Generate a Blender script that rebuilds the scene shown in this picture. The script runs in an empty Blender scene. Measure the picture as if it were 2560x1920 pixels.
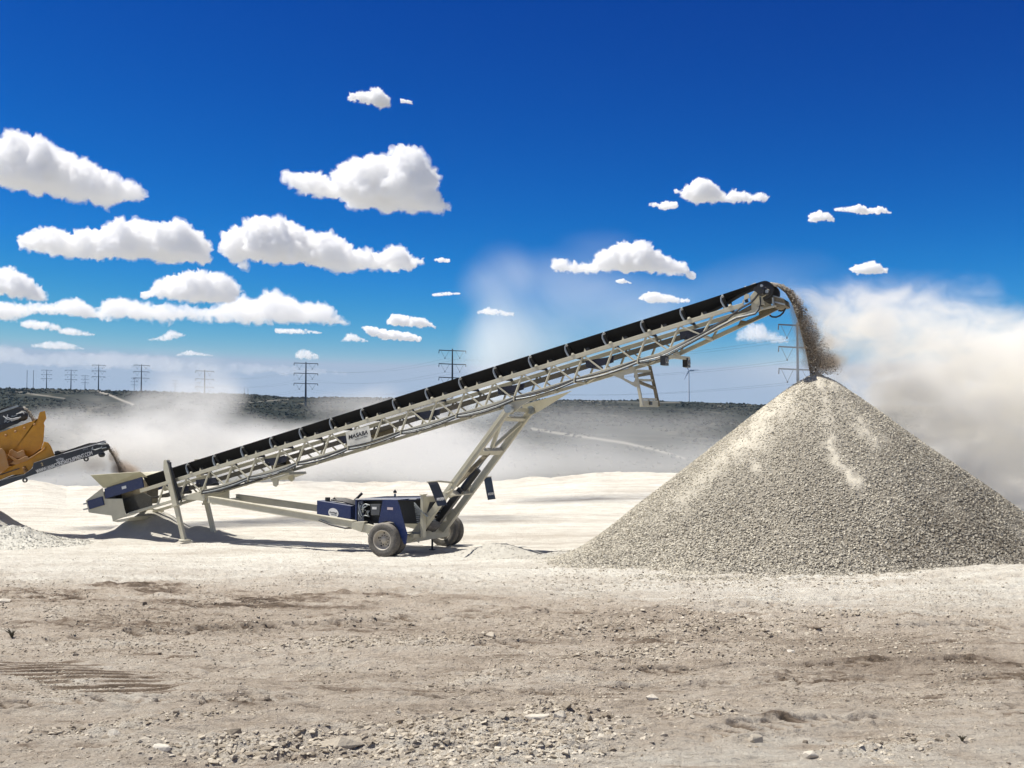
import bpy, bmesh, math, random, time
import numpy as np
from mathutils import Vector, Matrix
T0 = time.time()
random.seed(7); RNG = np.random.default_rng(11)
S = bpy.context.scene
COL = S.collection

# ------------------------------------------------------------------ camera, sky, sun, exposure
FPX = 2800.0; PITCH = math.atan(130/FPX); CAMZ = 3.7
cam_d = bpy.data.cameras.new("camera"); cam = bpy.data.objects.new("camera", cam_d); COL.objects.link(cam)
cam.location = (0, 0, CAMZ); cam.rotation_euler = (math.radians(90)+PITCH, 0, 0)
cam_d.sensor_width = 36; cam_d.lens = 36*FPX/2560; cam_d.clip_start = .1; cam_d.clip_end = 60000
S.camera = cam
SX, SY = .52, -.05; SUN_EL = math.atan(1/math.hypot(SX, SY))          # high sun from the left: shadows drift right and a little towards the camera
w = bpy.data.worlds.new("World"); S.world = w; w.use_nodes = True
wt = w.node_tree; wt.nodes.clear()
sky = wt.nodes.new('ShaderNodeTexSky'); sky.sky_type = 'NISHITA'; sky.sun_disc = False
sky.sun_elevation = SUN_EL; sky.sun_rotation = math.atan2(-SX, -SY)
sky.altitude = 1500; sky.air_density = 1.0; sky.dust_density = .35; sky.ozone_density = 4.5
sep = wt.nodes.new('ShaderNodeSeparateColor'); com = wt.nodes.new('ShaderNodeCombineColor')
wt.links.new(sky.outputs[0], sep.inputs[0])
# deep polarised blue: each channel of the physical sky raised to its own power
for i, (g, k) in enumerate(((6.0, .00088), (2.3, .080), (1.45, .365))):
    p = wt.nodes.new('ShaderNodeMath'); p.operation = 'POWER'; p.inputs[1].default_value = g
    q = wt.nodes.new('ShaderNodeMath'); q.operation = 'MULTIPLY'; q.inputs[1].default_value = k
    mn = wt.nodes.new('ShaderNodeMath'); mn.operation = 'MINIMUM'; mn.inputs[1].default_value = (3.3, 4.05, 5.2)[i]
    wt.links.new(sep.outputs[i], p.inputs[0]); wt.links.new(p.outputs[0], q.inputs[0]); wt.links.new(q.outputs[0], mn.inputs[0]); wt.links.new(mn.outputs[0], com.inputs[i])
# neutral bright sky added above the view, as fill for the shadows
wc = wt.nodes.new('ShaderNodeTexCoord'); ws = wt.nodes.new('ShaderNodeSeparateXYZ'); wt.links.new(wc.outputs['Generated'], ws.inputs[0])
wr = wt.nodes.new('ShaderNodeMapRange'); wr.interpolation_type = 'SMOOTHSTEP'; wr.inputs[1].default_value = .43; wr.inputs[2].default_value = .72; wr.inputs[4].default_value = .85
wt.links.new(ws.outputs[2], wr.inputs[0])
wm = wt.nodes.new('ShaderNodeMix'); wm.data_type = 'RGBA'; wm.inputs[7].default_value = (2.05, 2.1, 2.2, 1)
wt.links.new(wr.outputs[0], wm.inputs[0]); wt.links.new(com.outputs[0], wm.inputs[6])
# below the horizon line: the sunlit desert that lights the clouds from underneath
wr2 = wt.nodes.new('ShaderNodeMapRange'); wr2.interpolation_type = 'SMOOTHSTEP'; wr2.inputs[1].default_value = -.005; wr2.inputs[2].default_value = -.03
wt.links.new(ws.outputs[2], wr2.inputs[0])
wm2 = wt.nodes.new('ShaderNodeMix'); wm2.data_type = 'RGBA'; wm2.inputs[7].default_value = (5.4, 5.25, 5.1, 1)
wt.links.new(wr2.outputs[0], wm2.inputs[0]); wt.links.new(wm.outputs[2], wm2.inputs[6])
bg = wt.nodes.new('ShaderNodeBackground'); bg.inputs[1].default_value = .1
wo = wt.nodes.new('ShaderNodeOutputWorld')
wt.links.new(wm2.outputs[2], bg.inputs[0]); wt.links.new(bg.outputs[0], wo.inputs[0])
sd = bpy.data.lights.new("sun", 'SUN'); sd.energy = 5.0; sd.angle = math.radians(.53); sd.color = (1, .955, .88)
so = bpy.data.objects.new("sun", sd); COL.objects.link(so)
_h = math.hypot(SX, SY)
so.rotation_euler = Vector((SX/_h*math.cos(SUN_EL), SY/_h*math.cos(SUN_EL), -math.sin(SUN_EL))).to_track_quat('-Z', 'Y').to_euler()
so.location = (0, 0, 60)
S.view_settings.view_transform = 'Standard'; S.view_settings.look = 'None'
S.view_settings.exposure = 0.32; S.view_settings.gamma = 1
S.cycles.use_denoising = True
S.cycles.volume_bounces = 22; S.cycles.max_bounces = 24; S.cycles.diffuse_bounces = 3; S.cycles.transparent_max_bounces = 16
S.cycles.volume_max_steps = 160
S.cycles.use_adaptive_sampling = True; S.cycles.adaptive_threshold = .02

# ------------------------------------------------------------------ pixel rays of the reference frame (2560 x 1920) -> world
CP, SP = math.cos(PITCH), math.sin(PITCH)
CAM = np.array([0, 0, CAMZ])
def ray(px, py):
    a = (px-1280)/FPX; b = (960-py)/FPX
    return np.array([a, CP-b*SP, SP+b*CP])
def at_y(px, py, Y):
    d = ray(px, py); return CAM+d*(Y/d[1])
def at_z(px, py, z):
    d = ray(px, py); return CAM+d*((z-CAMZ)/d[2])
# the stacker's own frame: s along it, t across it (+ = far side), h up
O2 = np.array([-3.05, 36.4]); U2 = np.array([.9164, -.4003]); W2 = np.array([.4003, .9164])
def LP(px, py, t):
    d = ray(px, py); k = ((O2+W2*t)@W2)/(d[:2]@W2); P = CAM+k*d
    return (float((P[:2]-O2)@U2), t, float(P[2]))
def L2W(s, t, h):
    p = O2+U2*s+W2*t; return np.array([p[0], p[1], h])

# ------------------------------------------------------------------ noise (numpy)
def _hash(ix, iy, iz, seed):
    n = (ix.astype(np.int64)*374761393+iy.astype(np.int64)*668265263+iz.astype(np.int64)*2147483647+seed*1274126177) & 0xffffffff
    n = ((n ^ (n >> 13))*1274126177) & 0xffffffff
    n = ((n ^ (n >> 16))*2246822519) & 0xffffffff
    return ((n ^ (n >> 15)) & 0xffffff)/float(0xffffff)
def vnoise(x, y, z=None, seed=0):
    if z is None: z = np.zeros_like(x)
    fx, fy, fz = np.floor(x), np.floor(y), np.floor(z)
    ux, uy, uz = x-fx, y-fy, z-fz
    ux = ux*ux*(3-2*ux); uy = uy*uy*(3-2*uy); uz = uz*uz*(3-2*uz)
    r = 0
    for dx in (0, 1):
        for dy in (0, 1):
            for dz in (0, 1):
                wgt = (ux if dx else 1-ux)*(uy if dy else 1-uy)*(uz if dz else 1-uz)
                r = r+wgt*_hash(fx+dx, fy+dy, fz+dz, seed)
    return r*2-1
def vnoise2(x, y, seed=0):
    fx, fy = np.floor(x), np.floor(y); z = np.zeros_like(fx)
    ux, uy = x-fx, y-fy
    ux = ux*ux*(3-2*ux); uy = uy*uy*(3-2*uy)
    return ((_hash(fx, fy, z, seed)*(1-ux)+_hash(fx+1, fy, z, seed)*ux)*(1-uy)+(_hash(fx, fy+1, z, seed)*(1-ux)+_hash(fx+1, fy+1, z, seed)*ux)*uy)*2-1
def fbm2(x, y, o=4, seed=0, gain=.5):
    a = 1; r = 0; f = 1; n = 0
    for i in range(o):
        r = r+a*vnoise2(x*f+i*17.3, y*f-i*9.1, seed+i); n += a; a *= gain; f *= 2.03
    return r/n
def fbm3(x, y, z, o=4, seed=0, gain=.5, billow=False):
    a = 1; r = 0; f = 1; n = 0
    for i in range(o):
        v = vnoise(x*f+i*7.7, y*f-i*3.1, z*f+i*5.3, seed+i)
        r = r+a*((1-2*np.abs(v)) if billow else v); n += a; a *= gain; f *= 2.1
    return r/n
def sst(e0, e1, x):
    t = np.clip((x-e0)/(e1-e0), 0, 1); return t*t*(3-2*t)

# ------------------------------------------------------------------ mesh helpers
def link(o, parent=None):
    COL.objects.link(o)
    if parent is not None: o.parent = parent
    return o
def tag(o, label=None, cat=None, group=None, kind=None):
    if label: o['label'] = label
    if cat: o['category'] = cat
    if group: o['group'] = group
    if kind: o['kind'] = kind
    return o
def empty(name, loc=(0, 0, 0), rz=0, label=None, cat=None, group=None):
    o = bpy.data.objects.new(name, None); o.location = loc; o.rotation_euler = (0, 0, rz)
    o.empty_display_size = .2
    return tag(link(o), label, cat, group)
def fast_mesh(name, V, F, mats, parent=None, attrs=None, smooth=True, mi=None):
    """V (n,3), F (m,3|4) int"""
    me = bpy.data.meshes.new(name)
    V = np.ascontiguousarray(V, dtype=np.float32); F = np.ascontiguousarray(F, dtype=np.int32)
    k = F.shape[1]
    me.vertices.add(len(V)); me.vertices.foreach_set('co', V.ravel())
    me.loops.add(F.size); me.loops.foreach_set('vertex_index', F.ravel())
    me.polygons.add(len(F)); me.polygons.foreach_set('loop_start', np.arange(0, F.size, k, dtype=np.int32))
    me.polygons.foreach_set('use_smooth', np.full(len(F), smooth, dtype=bool))
    if not isinstance(mats, (list, tuple)): mats = [mats]
    for m in mats: me.materials.append(m)
    if mi is not None: me.polygons.foreach_set('material_index', np.asarray(mi, dtype=np.int32))
    for n, a in (attrs or {}).items():
        at = me.attributes.new(n, 'FLOAT', 'POINT'); at.data.foreach_set('value', np.ascontiguousarray(a, dtype=np.float32))
    me.update(calc_edges=True); me.validate()
    o = bpy.data.objects.new(name, me)
    return link(o, parent)
def grid_faces(nr, nc, wrap=False):
    i = np.arange(nr-1)[:, None]; j = np.arange(nc if wrap else nc-1)[None, :]
    j2 = (j+1) % nc
    a = i*nc+j; b = i*nc+j2; c = (i+1)*nc+j2; d = (i+1)*nc+j
    return np.stack([a, b, c, d], -1).reshape(-1, 4)

class MB:
    """collects simple solids, several materials allowed, builds ONE mesh object"""
    def __init__(s): s.v = []; s.f = []; s.m = []; s.sm = []
    def add(s, vs, fs, mi=0, smooth=False):
        o = len(s.v); s.v += [tuple(map(float, q)) for q in vs]
        for f in fs: s.f.append([o+i for i in f]); s.m.append(mi); s.sm.append(smooth)
        return s
    def box(s, x0, x1, y0, y1, z0, z1, mi=0):
        vs = [(x, y, z) for x in (x0, x1) for y in (y0, y1) for z in (z0, z1)]
        return s.add(vs, [(0, 1, 3, 2), (4, 6, 7, 5), (0, 4, 5, 1), (2, 3, 7, 6), (0, 2, 6, 4), (1, 5, 7, 3)], mi)
    def beam(s, p, q, a, b, up=(0, 0, 1), mi=0):
        """rectangular bar p->q, a = size across, b = size along 'up'"""
        p, q = Vector(p), Vector(q); d = (q-p).normalized(); up = Vector(up)
        if abs(d.dot(up)) > .98: up = Vector((0, 1, 0)) if abs(d.y) < .9 else Vector((1, 0, 0))
        x = d.cross(up).normalized()*(a/2); z = x.cross(d).normalized()*(b/2)
        vs = [e+i*x+j*z for e in (p, q) for i, j in ((-1, -1), (1, -1), (1, 1), (-1, 1))]
        return s.add(vs, [(0, 1, 2, 3), (7, 6, 5, 4), (0, 4, 5, 1), (1, 5, 6, 2), (2, 6, 7, 3), (3, 7, 4, 0)], mi)
    def tube(s, pts, r, n=8, mi=0, caps=True):
        pts = [Vector(p) for p in pts]; rs = r if isinstance(r, (list, tuple)) else [r]*len(pts)
        rings = []; px = None
        for i, p in enumerate(pts):
            d = (pts[min(i+1, len(pts)-1)]-pts[max(i-1, 0)]).normalized()
            if px is None: px = d.orthogonal().normalized()
            px = (px-d*px.dot(d)).normalized(); py = d.cross(px)
            rings.append([p+rs[i]*(math.cos(2*math.pi*k/n)*px+math.sin(2*math.pi*k/n)*py) for k in range(n)])
        vs = [v for g in rings for v in g]; fs = []
        for i in range(len(pts)-1):
            for k in range(n): fs.append((i*n+k, i*n+(k+1) % n, (i+1)*n+(k+1) % n, (i+1)*n+k))
        s.add(vs, fs, mi, n > 5)
        if caps:
            s.add(rings[0], [tuple(range(n))[::-1]], mi); s.add(rings[-1], [tuple(range(n))], mi)
        return s
    def prism(s, poly, t0, t1, mi=0, axes='xz'):
        """polygon in the x-z plane (or any two axes) extruded along y from t0 to t1"""
        n = len(poly)
        if axes == 'xz': f = lambda a, b, t: (a, t, b)
        elif axes == 'xy': f = lambda a, b, t: (a, b, t)
        else: f = lambda a, b, t: (t, a, b)
        ar = sum(poly[i][0]*poly[(i+1) % n][1]-poly[(i+1) % n][0]*poly[i][1] for i in range(n))
        if ar < 0: poly = poly[::-1]
        vs = [f(a, b, t0) for a, b in poly]+[f(a, b, t1) for a, b in poly]
        return s.add(vs, [tuple(range(n)), tuple(range(2*n-1, n-1, -1))]+[(i, i+n, (i+1) % n+n, (i+1) % n) for i in range(n)], mi)
    def lathe(s, prof, c, axis='y', n=40, mi=0, smooth=True):
        """profile [(radius, offset along axis)]"""
        vs = []
        for r, o in prof:
            for k in range(n):
                a = 2*math.pi*k/n
                if axis == 'y': vs.append((c[0]+r*math.cos(a), c[1]+o, c[2]+r*math.sin(a)))
                else: vs.append((c[0]+r*math.cos(a), c[1]+r*math.sin(a), c[2]+o))
        fs = [(i*n+k, i*n+(k+1) % n, (i+1)*n+(k+1) % n, (i+1)*n+k) for i in range(len(prof)-1) for k in range(n)]
        return s.add(vs, fs, mi, smooth)
    def build(s, name, mats, parent=None, bevel=0, fix=True):
        me = bpy.data.meshes.new(name); me.from_pydata(s.v, [], s.f)
        if not isinstance(mats, (list, tuple)): mats = [mats]
        for m in mats: me.materials.append(m)
        me.polygons.foreach_set('material_index', s.m); me.polygons.foreach_set('use_smooth', s.sm)
        if fix:
            bm = bmesh.new(); bm.from_mesh(me); bmesh.ops.recalc_face_normals(bm, faces=bm.faces); bm.to_mesh(me); bm.free()
        me.update()
        o = bpy.data.objects.new(name, me); link(o, parent)
        if bevel:
            b = o.modifiers.new('bevel', 'BEVEL'); b.width = bevel; b.segments = 2; b.limit_method = 'ANGLE'
        return o

# ------------------------------------------------------------------ materials
def newmat(name):
    m = bpy.data.materials.new(name); m.use_nodes = True; nt = m.node_tree; nt.nodes.clear()
    out = nt.nodes.new('ShaderNodeOutputMaterial'); return m, nt, out
def N(nt, kind, **kw):
    n = nt.nodes.new(kind)
    for k, v in kw.items():
        if k in n.inputs: n.inputs[k].default_value = v
        else: setattr(n, k, v)
    return n
def worn(name, col, rough=.5, metal=0, col2=None, dust=(.55, .52, .45), dust_amt=.5, scale=3, bump=.0, spot=.35):
    """painted / rubber / steel surface with blotches and settled quarry dust on faces that look up"""
    m, nt, out = newmat(name); L = nt.links.new
    b = N(nt, 'ShaderNodeBsdfPrincipled'); b.inputs['Metallic'].default_value = metal
    tc = N(nt, 'ShaderNodeTexCoord')
    n1 = N(nt, 'ShaderNodeTexNoise', Scale=scale, Detail=8.0, Roughness=.65); L(tc.outputs['Object'], n1.inputs['Vector'])
    n2 = N(nt, 'ShaderNodeTexNoise', Scale=scale*9, Detail=5.0, Roughness=.7); L(tc.outputs['Object'], n2.inputs['Vector'])
    r1 = N(nt, 'ShaderNodeMapRange'); r1.inputs[1].default_value = .4; r1.inputs[2].default_value = .7; L(n1.outputs[0], r1.inputs[0])
    mx = N(nt, 'ShaderNodeMix', data_type='RGBA'); mx.inputs[6].default_value = (*col, 1)
    mx.inputs[7].default_value = (*(col2 or tuple(c*.72 for c in col)), 1); L(r1.outputs[0], mx.inputs[0])
    ge = N(nt, 'ShaderNodeNewGeometry'); sx = N(nt, 'ShaderNodeSeparateXYZ'); L(ge.outputs['Normal'], sx.inputs[0])
    r2 = N(nt, 'ShaderNodeMapRange'); r2.inputs[1].default_value = .35; r2.inputs[2].default_value = .95; r2.inputs[4].default_value = dust_amt; L(sx.outputs[2], r2.inputs[0])
    r3 = N(nt, 'ShaderNodeMapRange'); r3.inputs[1].default_value = .45; r3.inputs[2].default_value = .75; r3.inputs[4].default_value = spot; L(n2.outputs[0], r3.inputs[0])
    ad = N(nt, 'ShaderNodeMath', operation='ADD', use_clamp=True); L(r2.outputs[0], ad.inputs[0]); L(r3.outputs[0], ad.inputs[1])
    m2 = N(nt, 'ShaderNodeMix', data_type='RGBA'); m2.inputs[7].default_value = (*dust, 1)
    L(mx.outputs[2], m2.inputs[6]); L(ad.outputs[0], m2.inputs[0]); L(m2.outputs[2], b.inputs['Base Color'])
    r4 = N(nt, 'ShaderNodeMapRange'); r4.inputs[3].default_value = rough; r4.inputs[4].default_value = .95; L(ad.outputs[0], r4.inputs[0]); L(r4.outputs[0], b.inputs['Roughness'])
    if bump:
        bp = N(nt, 'ShaderNodeBump', Strength=.5, Distance=bump); L(n2.outputs[0], bp.inputs['Height']); L(bp.outputs[0], b.inputs['Normal'])
    L(b.outputs[0], out.inputs[0]); return m
def plain(name, col, rough=.7, metal=0):
    m, nt, out = newmat(name); b = N(nt, 'ShaderNodeBsdfPrincipled'); L = nt.links.new
    b.inputs['Roughness'].default_value = rough; b.inputs['Metallic'].default_value = metal
    tc = N(nt, 'ShaderNodeTexCoord'); n1 = N(nt, 'ShaderNodeTexNoise', Scale=12.0, Detail=4.0); L(tc.outputs['Object'], n1.inputs['Vector'])
    mx = N(nt, 'ShaderNodeMix', data_type='RGBA'); mx.inputs[6].default_value = (*col, 1); mx.inputs[7].default_value = (*tuple(c*.8 for c in col), 1)
    L(n1.outputs[0], mx.inputs[0]); L(mx.outputs[2], b.inputs['Base Color']); L(b.outputs[0], out.inputs[0]); return m

# ------------------------------------------------------------------ clouds: real cumulus volumes kilometres away
def sphere_template(sub):
    bm = bmesh.new(); bmesh.ops.create_icosphere(bm, subdivisions=sub, radius=1)
    V = np.array([v.co[:] for v in bm.verts]); F = np.array([[v.index for v in f.verts] for f in bm.faces]); bm.free(); return V, F
SPH = sphere_template(2)
def merge_spheres(C, R):
    V, F = SPH; n = len(V); m = len(C)
    VV = (np.asarray(C)[:, None, :]+V[None]*np.asarray(R).reshape(m, -1, 1 if np.ndim(R) == 1 else 3)).reshape(-1, 3)
    FF = (F[None]+(np.arange(m)*n)[:, None, None]).reshape(-1, 3); return VV, FF
def remeshed(V, F, voxel):
    o = fast_mesh('tmp', V, F, []); md = o.modifiers.new('r', 'REMESH'); md.mode = 'VOXEL'; md.voxel_size = voxel
    dg = bpy.context.evaluated_depsgraph_get(); dg.update()
    me = bpy.data.meshes.new_from_object(o.evaluated_get(dg)); n = len(me.vertices)
    co = np.empty(n*3, np.float32); me.vertices.foreach_get('co', co); co = co.reshape(-1, 3).astype(float)
    no = np.empty(n*3, np.float32); me.vertices.foreach_get('normal', no); no = no.reshape(-1, 3).astype(float)
    old = o.data; bpy.data.objects.remove(o); bpy.data.meshes.remove(old); return me, co, no
def volume_mat(name, col, dens=1.0, aniso=0.0):
    m, nt, out = newmat(name); v = N(nt, 'ShaderNodeVolumePrincipled'); v.inputs['Color'].default_value = (*col, 1)
    v.inputs['Density'].default_value = dens; v.inputs['Anisotropy'].default_value = aniso
    nt.links.new(v.outputs[0], out.inputs['Volume']); return m
C7 = lambda L: [(x*.5787, 300+a*.5787, 300+b*.5787) for x, a, b in L]
R7 = lambda L: [(1280+x*.5787, 400+a*.5787, 400+b*.5787) for x, a, b in L]
T7 = lambda L: [(x*1.1573, a*1.1573, b*1.1573) for x, a, b in L]
CL = [
 ('huge billowing cloud cut off by the left edge of the photo, highest on that side', 1, C7([(-60,130,290),(0,115,295),(40,112,312),(100,82,322),(140,80,322),(180,97,318),(225,93,325),(265,120,335),(285,168,340),(340,166,352),(385,185,368),(430,222,378),(480,250,370),(560,258,352),(600,285,345),(628,315,332)])),
 ('big cloud with a tall hump near its right end, highest big one at the centre', 1, C7([(1250,225,290),(1275,222,300),(1300,245,322),(1330,222,330),(1380,222,335),(1400,248,342),(1450,255,345),(1480,205,350),(1520,182,372),(1580,168,385),(1650,168,400),(1700,165,405),(1725,132,406),(1750,127,407),(1790,142,407),(1825,180,405),(1830,280,402),(1860,305,402),(1900,330,402),(1940,370,398),(1948,390,395)])),
 ('long flat based cloud between the huge left cloud and the low cloud bank', 1, C7([(70,535,550),(100,515,560),(140,488,575),(190,482,582),(240,470,588),(275,485,592),(330,505,598),(360,478,600),(410,480,605),(460,500,608),(490,455,610),(540,432,612),(600,440,612),(640,442,600),(700,470,615),(760,450,618),(820,458,620),(860,490,622),(888,555,625)])),
 ('long cloud with a domed left half and a tail tapering to the right', 1, C7([(978,485,560),(1000,480,625),(1030,470,632),(1075,478,600),(1100,445,610),(1140,430,628),(1200,428,632),(1240,435,636),(1280,465,636),(1340,490,632),(1375,515,640),(1390,495,645),(1430,492,655),(1470,515,660),(1520,555,660),(1570,560,652),(1640,565,650),(1690,545,655),(1730,545,655),(1780,575,648),(1835,603,612)])),
 ('rounded cloud at the left edge just above the low cloud bank', .8, C7([(-60,640,760),(0,640,770),(40,638,775),(80,660,778),(120,695,780),(170,730,782),(200,770,786)])),
 ('low lumpy cloud bank running in from the left edge', .35, C7([(-60,790,870),(30,785,880),(90,790,860),(140,790,840),(220,790,850),(300,770,850),(330,770,855),(400,805,865),(430,830,870),(480,860,875)])),
 ('long low cloud bank over the far pylons with a small peak right of its middle', .42, C7([(420,820,850),(450,775,865),(520,762,870),(570,765,875),(620,790,880),(680,785,882),(740,800,880),(800,795,875),(850,796,880),(950,800,888),(1030,760,890),(1080,755,892),(1120,775,892),(1150,770,892),(1160,735,892),(1200,722,893),(1240,755,893),(1300,780,893),(1350,790,890),(1400,795,890),(1450,830,890),(1510,878,885)])),
 ('domed cloud sitting right on top of the long low cloud bank', .8, C7([(620,740,775),(650,725,778),(680,690,780),(730,675,785),(790,665,790),(840,650,792),(900,655,792),(950,665,792),(1010,695,788),(1020,740,780)])),
 ('small ragged cloud under the left end of the low bank', .22, C7([(100,870,905),(150,860,912),(200,868,912),(240,880,915),(270,900,930),(300,895,935),(405,920,938)])),
 ('wispy little cloud below the middle of the long low bank', .18, C7([(640,945,955),(700,930,958),(745,905,955),(800,925,938)])),
 ('thin cloud shred under the right end of the long low bank', .2, C7([(1195,900,925),(1260,900,928),(1330,905,928),(1390,915,925)])),
 ('small peaked cloud, right one of the two above the wide centre pylon', .8, C7([(1675,860,885),(1700,835,892),(1760,845,898),(1820,850,902),(1885,892,900)])),
 ('small slanting cloud, left one of the two above the wide centre pylon', .7, C7([(1565,895,905),(1600,888,935),(1660,905,955),(1750,915,962),(1815,930,962)])),
 ('tiny faint cloud left of the two small ones beside the centre pylon', .2, C7([(1475,950,960),(1510,918,960),(1590,950,962)])),
 ('faint flat cloud low above the pylons at the left', .12, C7([(135,970,985),(220,952,998),(300,960,996),(365,985,995)])),
 ('faint flat cloud low above the seventh pylon from the left', .12, C7([(765,1012,1022),(820,992,1022),(860,1000,1022),(920,1016,1022)])),
 ('faint round cloud directly over the tall dark pylon', .15, C7([(1280,1010,1035),(1310,985,1040),(1375,1010,1040)])),
 ('broad faint cloud layer hugging the horizon behind the pylons', .03, C7([(-60,985,1065),(30,960,1070),(120,1000,1075),(300,1005,1085),(420,1000,1088),(500,990,1090),(640,1010,1095),(760,1025,1100),(900,1050,1105),(1100,1045,1110),(1300,1060,1115),(1500,1080,1115)])),
 ('bright cloud over the conveyor whose right end breaks into two small puffs', 1, R7([(700,130,140),(740,130,160),(770,100,175),(810,78,185),(840,100,185),(870,120,185),(920,150,185),(960,132,182),(1000,145,182),(1050,160,180),(1080,142,180),(1105,160,182)])),
 ('small broken puff just left of the bright cloud above the conveyor', .6, R7([(595,182,205),(610,180,205),(640,190,212),(660,175,222),(710,185,215)])),
 ('small oval cloud, left one of the close pair above the falling gravel', .8, R7([(1280,235,272),(1320,220,272),(1360,230,270),(1395,250,268)])),
 ('narrow flat cloud, right one of the close pair above the falling gravel', .8, R7([(1395,208,222),(1440,205,228),(1500,190,236),(1540,208,238),(1590,200,238),(1635,225,232)])),
 ('pyramid shaped cloud behind the faint dust plume above the conveyor', 1, R7([(165,455,470),(210,432,485),(250,455,490),(310,440,492),(350,432,490),(370,410,485),(430,385,482),(480,350,488),(520,370,488),(570,362,490),(600,395,492),(650,410,495),(670,440,498),(720,440,502),(790,498,506)])),
 ('tiny cloud under the left part of the pyramid shaped cloud', .5, R7([(450,518,535),(480,512,537),(515,528,536)])),
 ('flat soft cloud close above the belt near the conveyor head', .6, R7([(548,590,605),(590,568,622),(640,572,625),(700,590,622),(765,600,618)])),
 ('small lone cloud at the right above the dust plume', .8, R7([(1465,465,480),(1500,450,495),(1560,440,500),(1618,475,490)])),
 ('pale cloud seen under the conveyor head left of the near pylon', .12, R7([(980,740,790),(1050,700,798),(1100,740,800),(1190,760,800)])),
 ('tiny puff right of the tail of the long domed cloud', .5, C7([(1878, 598, 612), (1905, 594, 621), (1940, 600, 618)])),
 ('tiny flat streak of cloud under the tiny puff at the centre', .4, C7([(1868, 750, 764), (1910, 741, 764), (1988, 746, 755)])),
 ('small low cloud half lost in the dust veil above the belt', .25, T7([(1033, 669, 681), (1056, 662, 683), (1085, 670, 685), (1112, 674, 685)])),
 ('small cloud alone in the deep blue above the centre', .8, T7([(753,205,220),(775,197,222),(800,200,228),(815,190,233),(838,215,235)])),
 ('tiny wisp right beside the small lone cloud at the top', .5, T7([(866,212,225),(890,217,226)])),
]
CLOUDMATS = {}
def cloud(label, op, prof, seed):
    rng = np.random.default_rng(seed)
    xs = np.array([p[0] for p in prof]); tp = np.array([p[1] for p in prof]); bt = np.array([p[2] for p in prof])
    base = np.median(bt); R = min(1000*FPX/(1090-base), 16500.); sc = R/FPX          # metres per source pixel
    wpx = xs[-1]-xs[0]; th = (bt-tp); mth = max(th.max(), 8)
    C = []; Rr = []
    n = int(np.clip(wpx*1.6, 18, 620))
    for i in range(n):
        x = rng.uniform(xs[0], xs[-1]); a = np.interp(x, xs, tp); b = np.interp(x, xs, bt); h = max(b-a, 3)
        e = min(x-xs[0], xs[-1]-x)+4
        r = min(h*rng.uniform(.11, .36), e, mth*.30); r = max(r, 2.2)
        y = min(rng.uniform(a+r*.95, max(b-r*1.15, a+r*1.0)), b-r*.9)
        lim = max(h*.9-r, 0); C.append((x, y, rng.uniform(-1, 1)*lim)); Rr.append(r)
    for x in np.linspace(xs[0], xs[-1], int(wpx/2.6)+4):      # small lumps along the top edge
        a = np.interp(x, xs, tp); b = np.interp(x, xs, bt); h = max(b-a, 3)
        r = np.clip(h*rng.uniform(.05, .2), 1.4, 12); C.append((x+rng.uniform(-2, 2), min(a+r*rng.uniform(.7, 1.5), b), rng.uniform(-.25, .25)*h)); Rr.append(r)
    P = np.array([at_y(x, y, R)+np.array([0, z*sc, 0]) for x, y, z in C]); r = np.array(Rr)*sc
    V, F = merge_spheres(P, r)
    vox = max(wpx/290., .7)*sc
    me, co, no = remeshed(V, F, vox)
    s = 1/(mth*sc*.3); s3 = 1/(mth*sc*.10); s0 = 1/(mth*sc*.8)
    d = fbm3(co[:, 0]*s, co[:, 1]*s, co[:, 2]*s, 4, seed, .6, True)+.75*fbm3(co[:, 0]*s3, co[:, 1]*s3, co[:, 2]*s3, 3, seed+20, .62, True)
    d0 = fbm3(co[:, 0]*s0, co[:, 1]*s0, co[:, 2]*s0, 2, seed+33, .5)
    amp = np.clip(mth*.175, 1.5, 18)*sc
    flat = sst(-.9, -.2, no[:, 2])*.35+.65
    fa = np.array([p.vertices[:] for p in me.polygons], dtype=np.int32)
    dd = (d*1.15-(.66 if op == 1 else .85)+(.5 if op == 1 else .7)*d0)*amp*flat-np.clip(mth*.055, .5, 6)*sc
    m2, c1, _ = remeshed(co+no*dd[:, None], fa, vox); f1 = np.array([p.vertices[:] for p in m2.polygons], dtype=np.int32)
    # a thin torn fringe of vapour round the dense core
    s2 = s*2.6; d2 = fbm3(co[:, 0]*s2+3, co[:, 1]*s2, co[:, 2]*s2, 4, seed+50, .68)
    m3, c2, _ = remeshed(co+no*(dd+(.2+1.5*np.clip(d2, -.15, 1))*np.clip(mth*.10, 1.5, 10)*sc)[:, None], fa, vox*1.15); f2 = np.array([p.vertices[:] for p in m3.polygons], dtype=np.int32)
    for q_ in (m2, m3): bpy.data.meshes.remove(q_)
    lod = CLOUD_OD*op/(mth*sc)
    key = (round(math.log2(mth*sc)*2), op)
    if key not in CLOUDMATS:
        CLOUDMATS[key] = (volume_mat('cloud_core', (1, 1, 1), lod, -.05), volume_mat('cloud_fringe', (1, 1, 1), lod*.28, 0))
    V = np.concatenate([c1, c2]); F = np.concatenate([f1, f2+len(c1)])
    bpy.data.meshes.remove(me)
    o = fast_mesh('cloud', V, F, CLOUDMATS[key], mi=np.repeat([0, 1], [len(f1), len(f2)])); me = o.data
    tag(o, label, 'cloud', 'clouds in the sky')
    return len(me.vertices)
CLOUD_OD = 9
nv = 0
for i, (lb, op, pr_) in enumerate(CL): nv += cloud(lb, op, pr_, 100+i)
print('clouds', nv, time.time()-T0)

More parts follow.
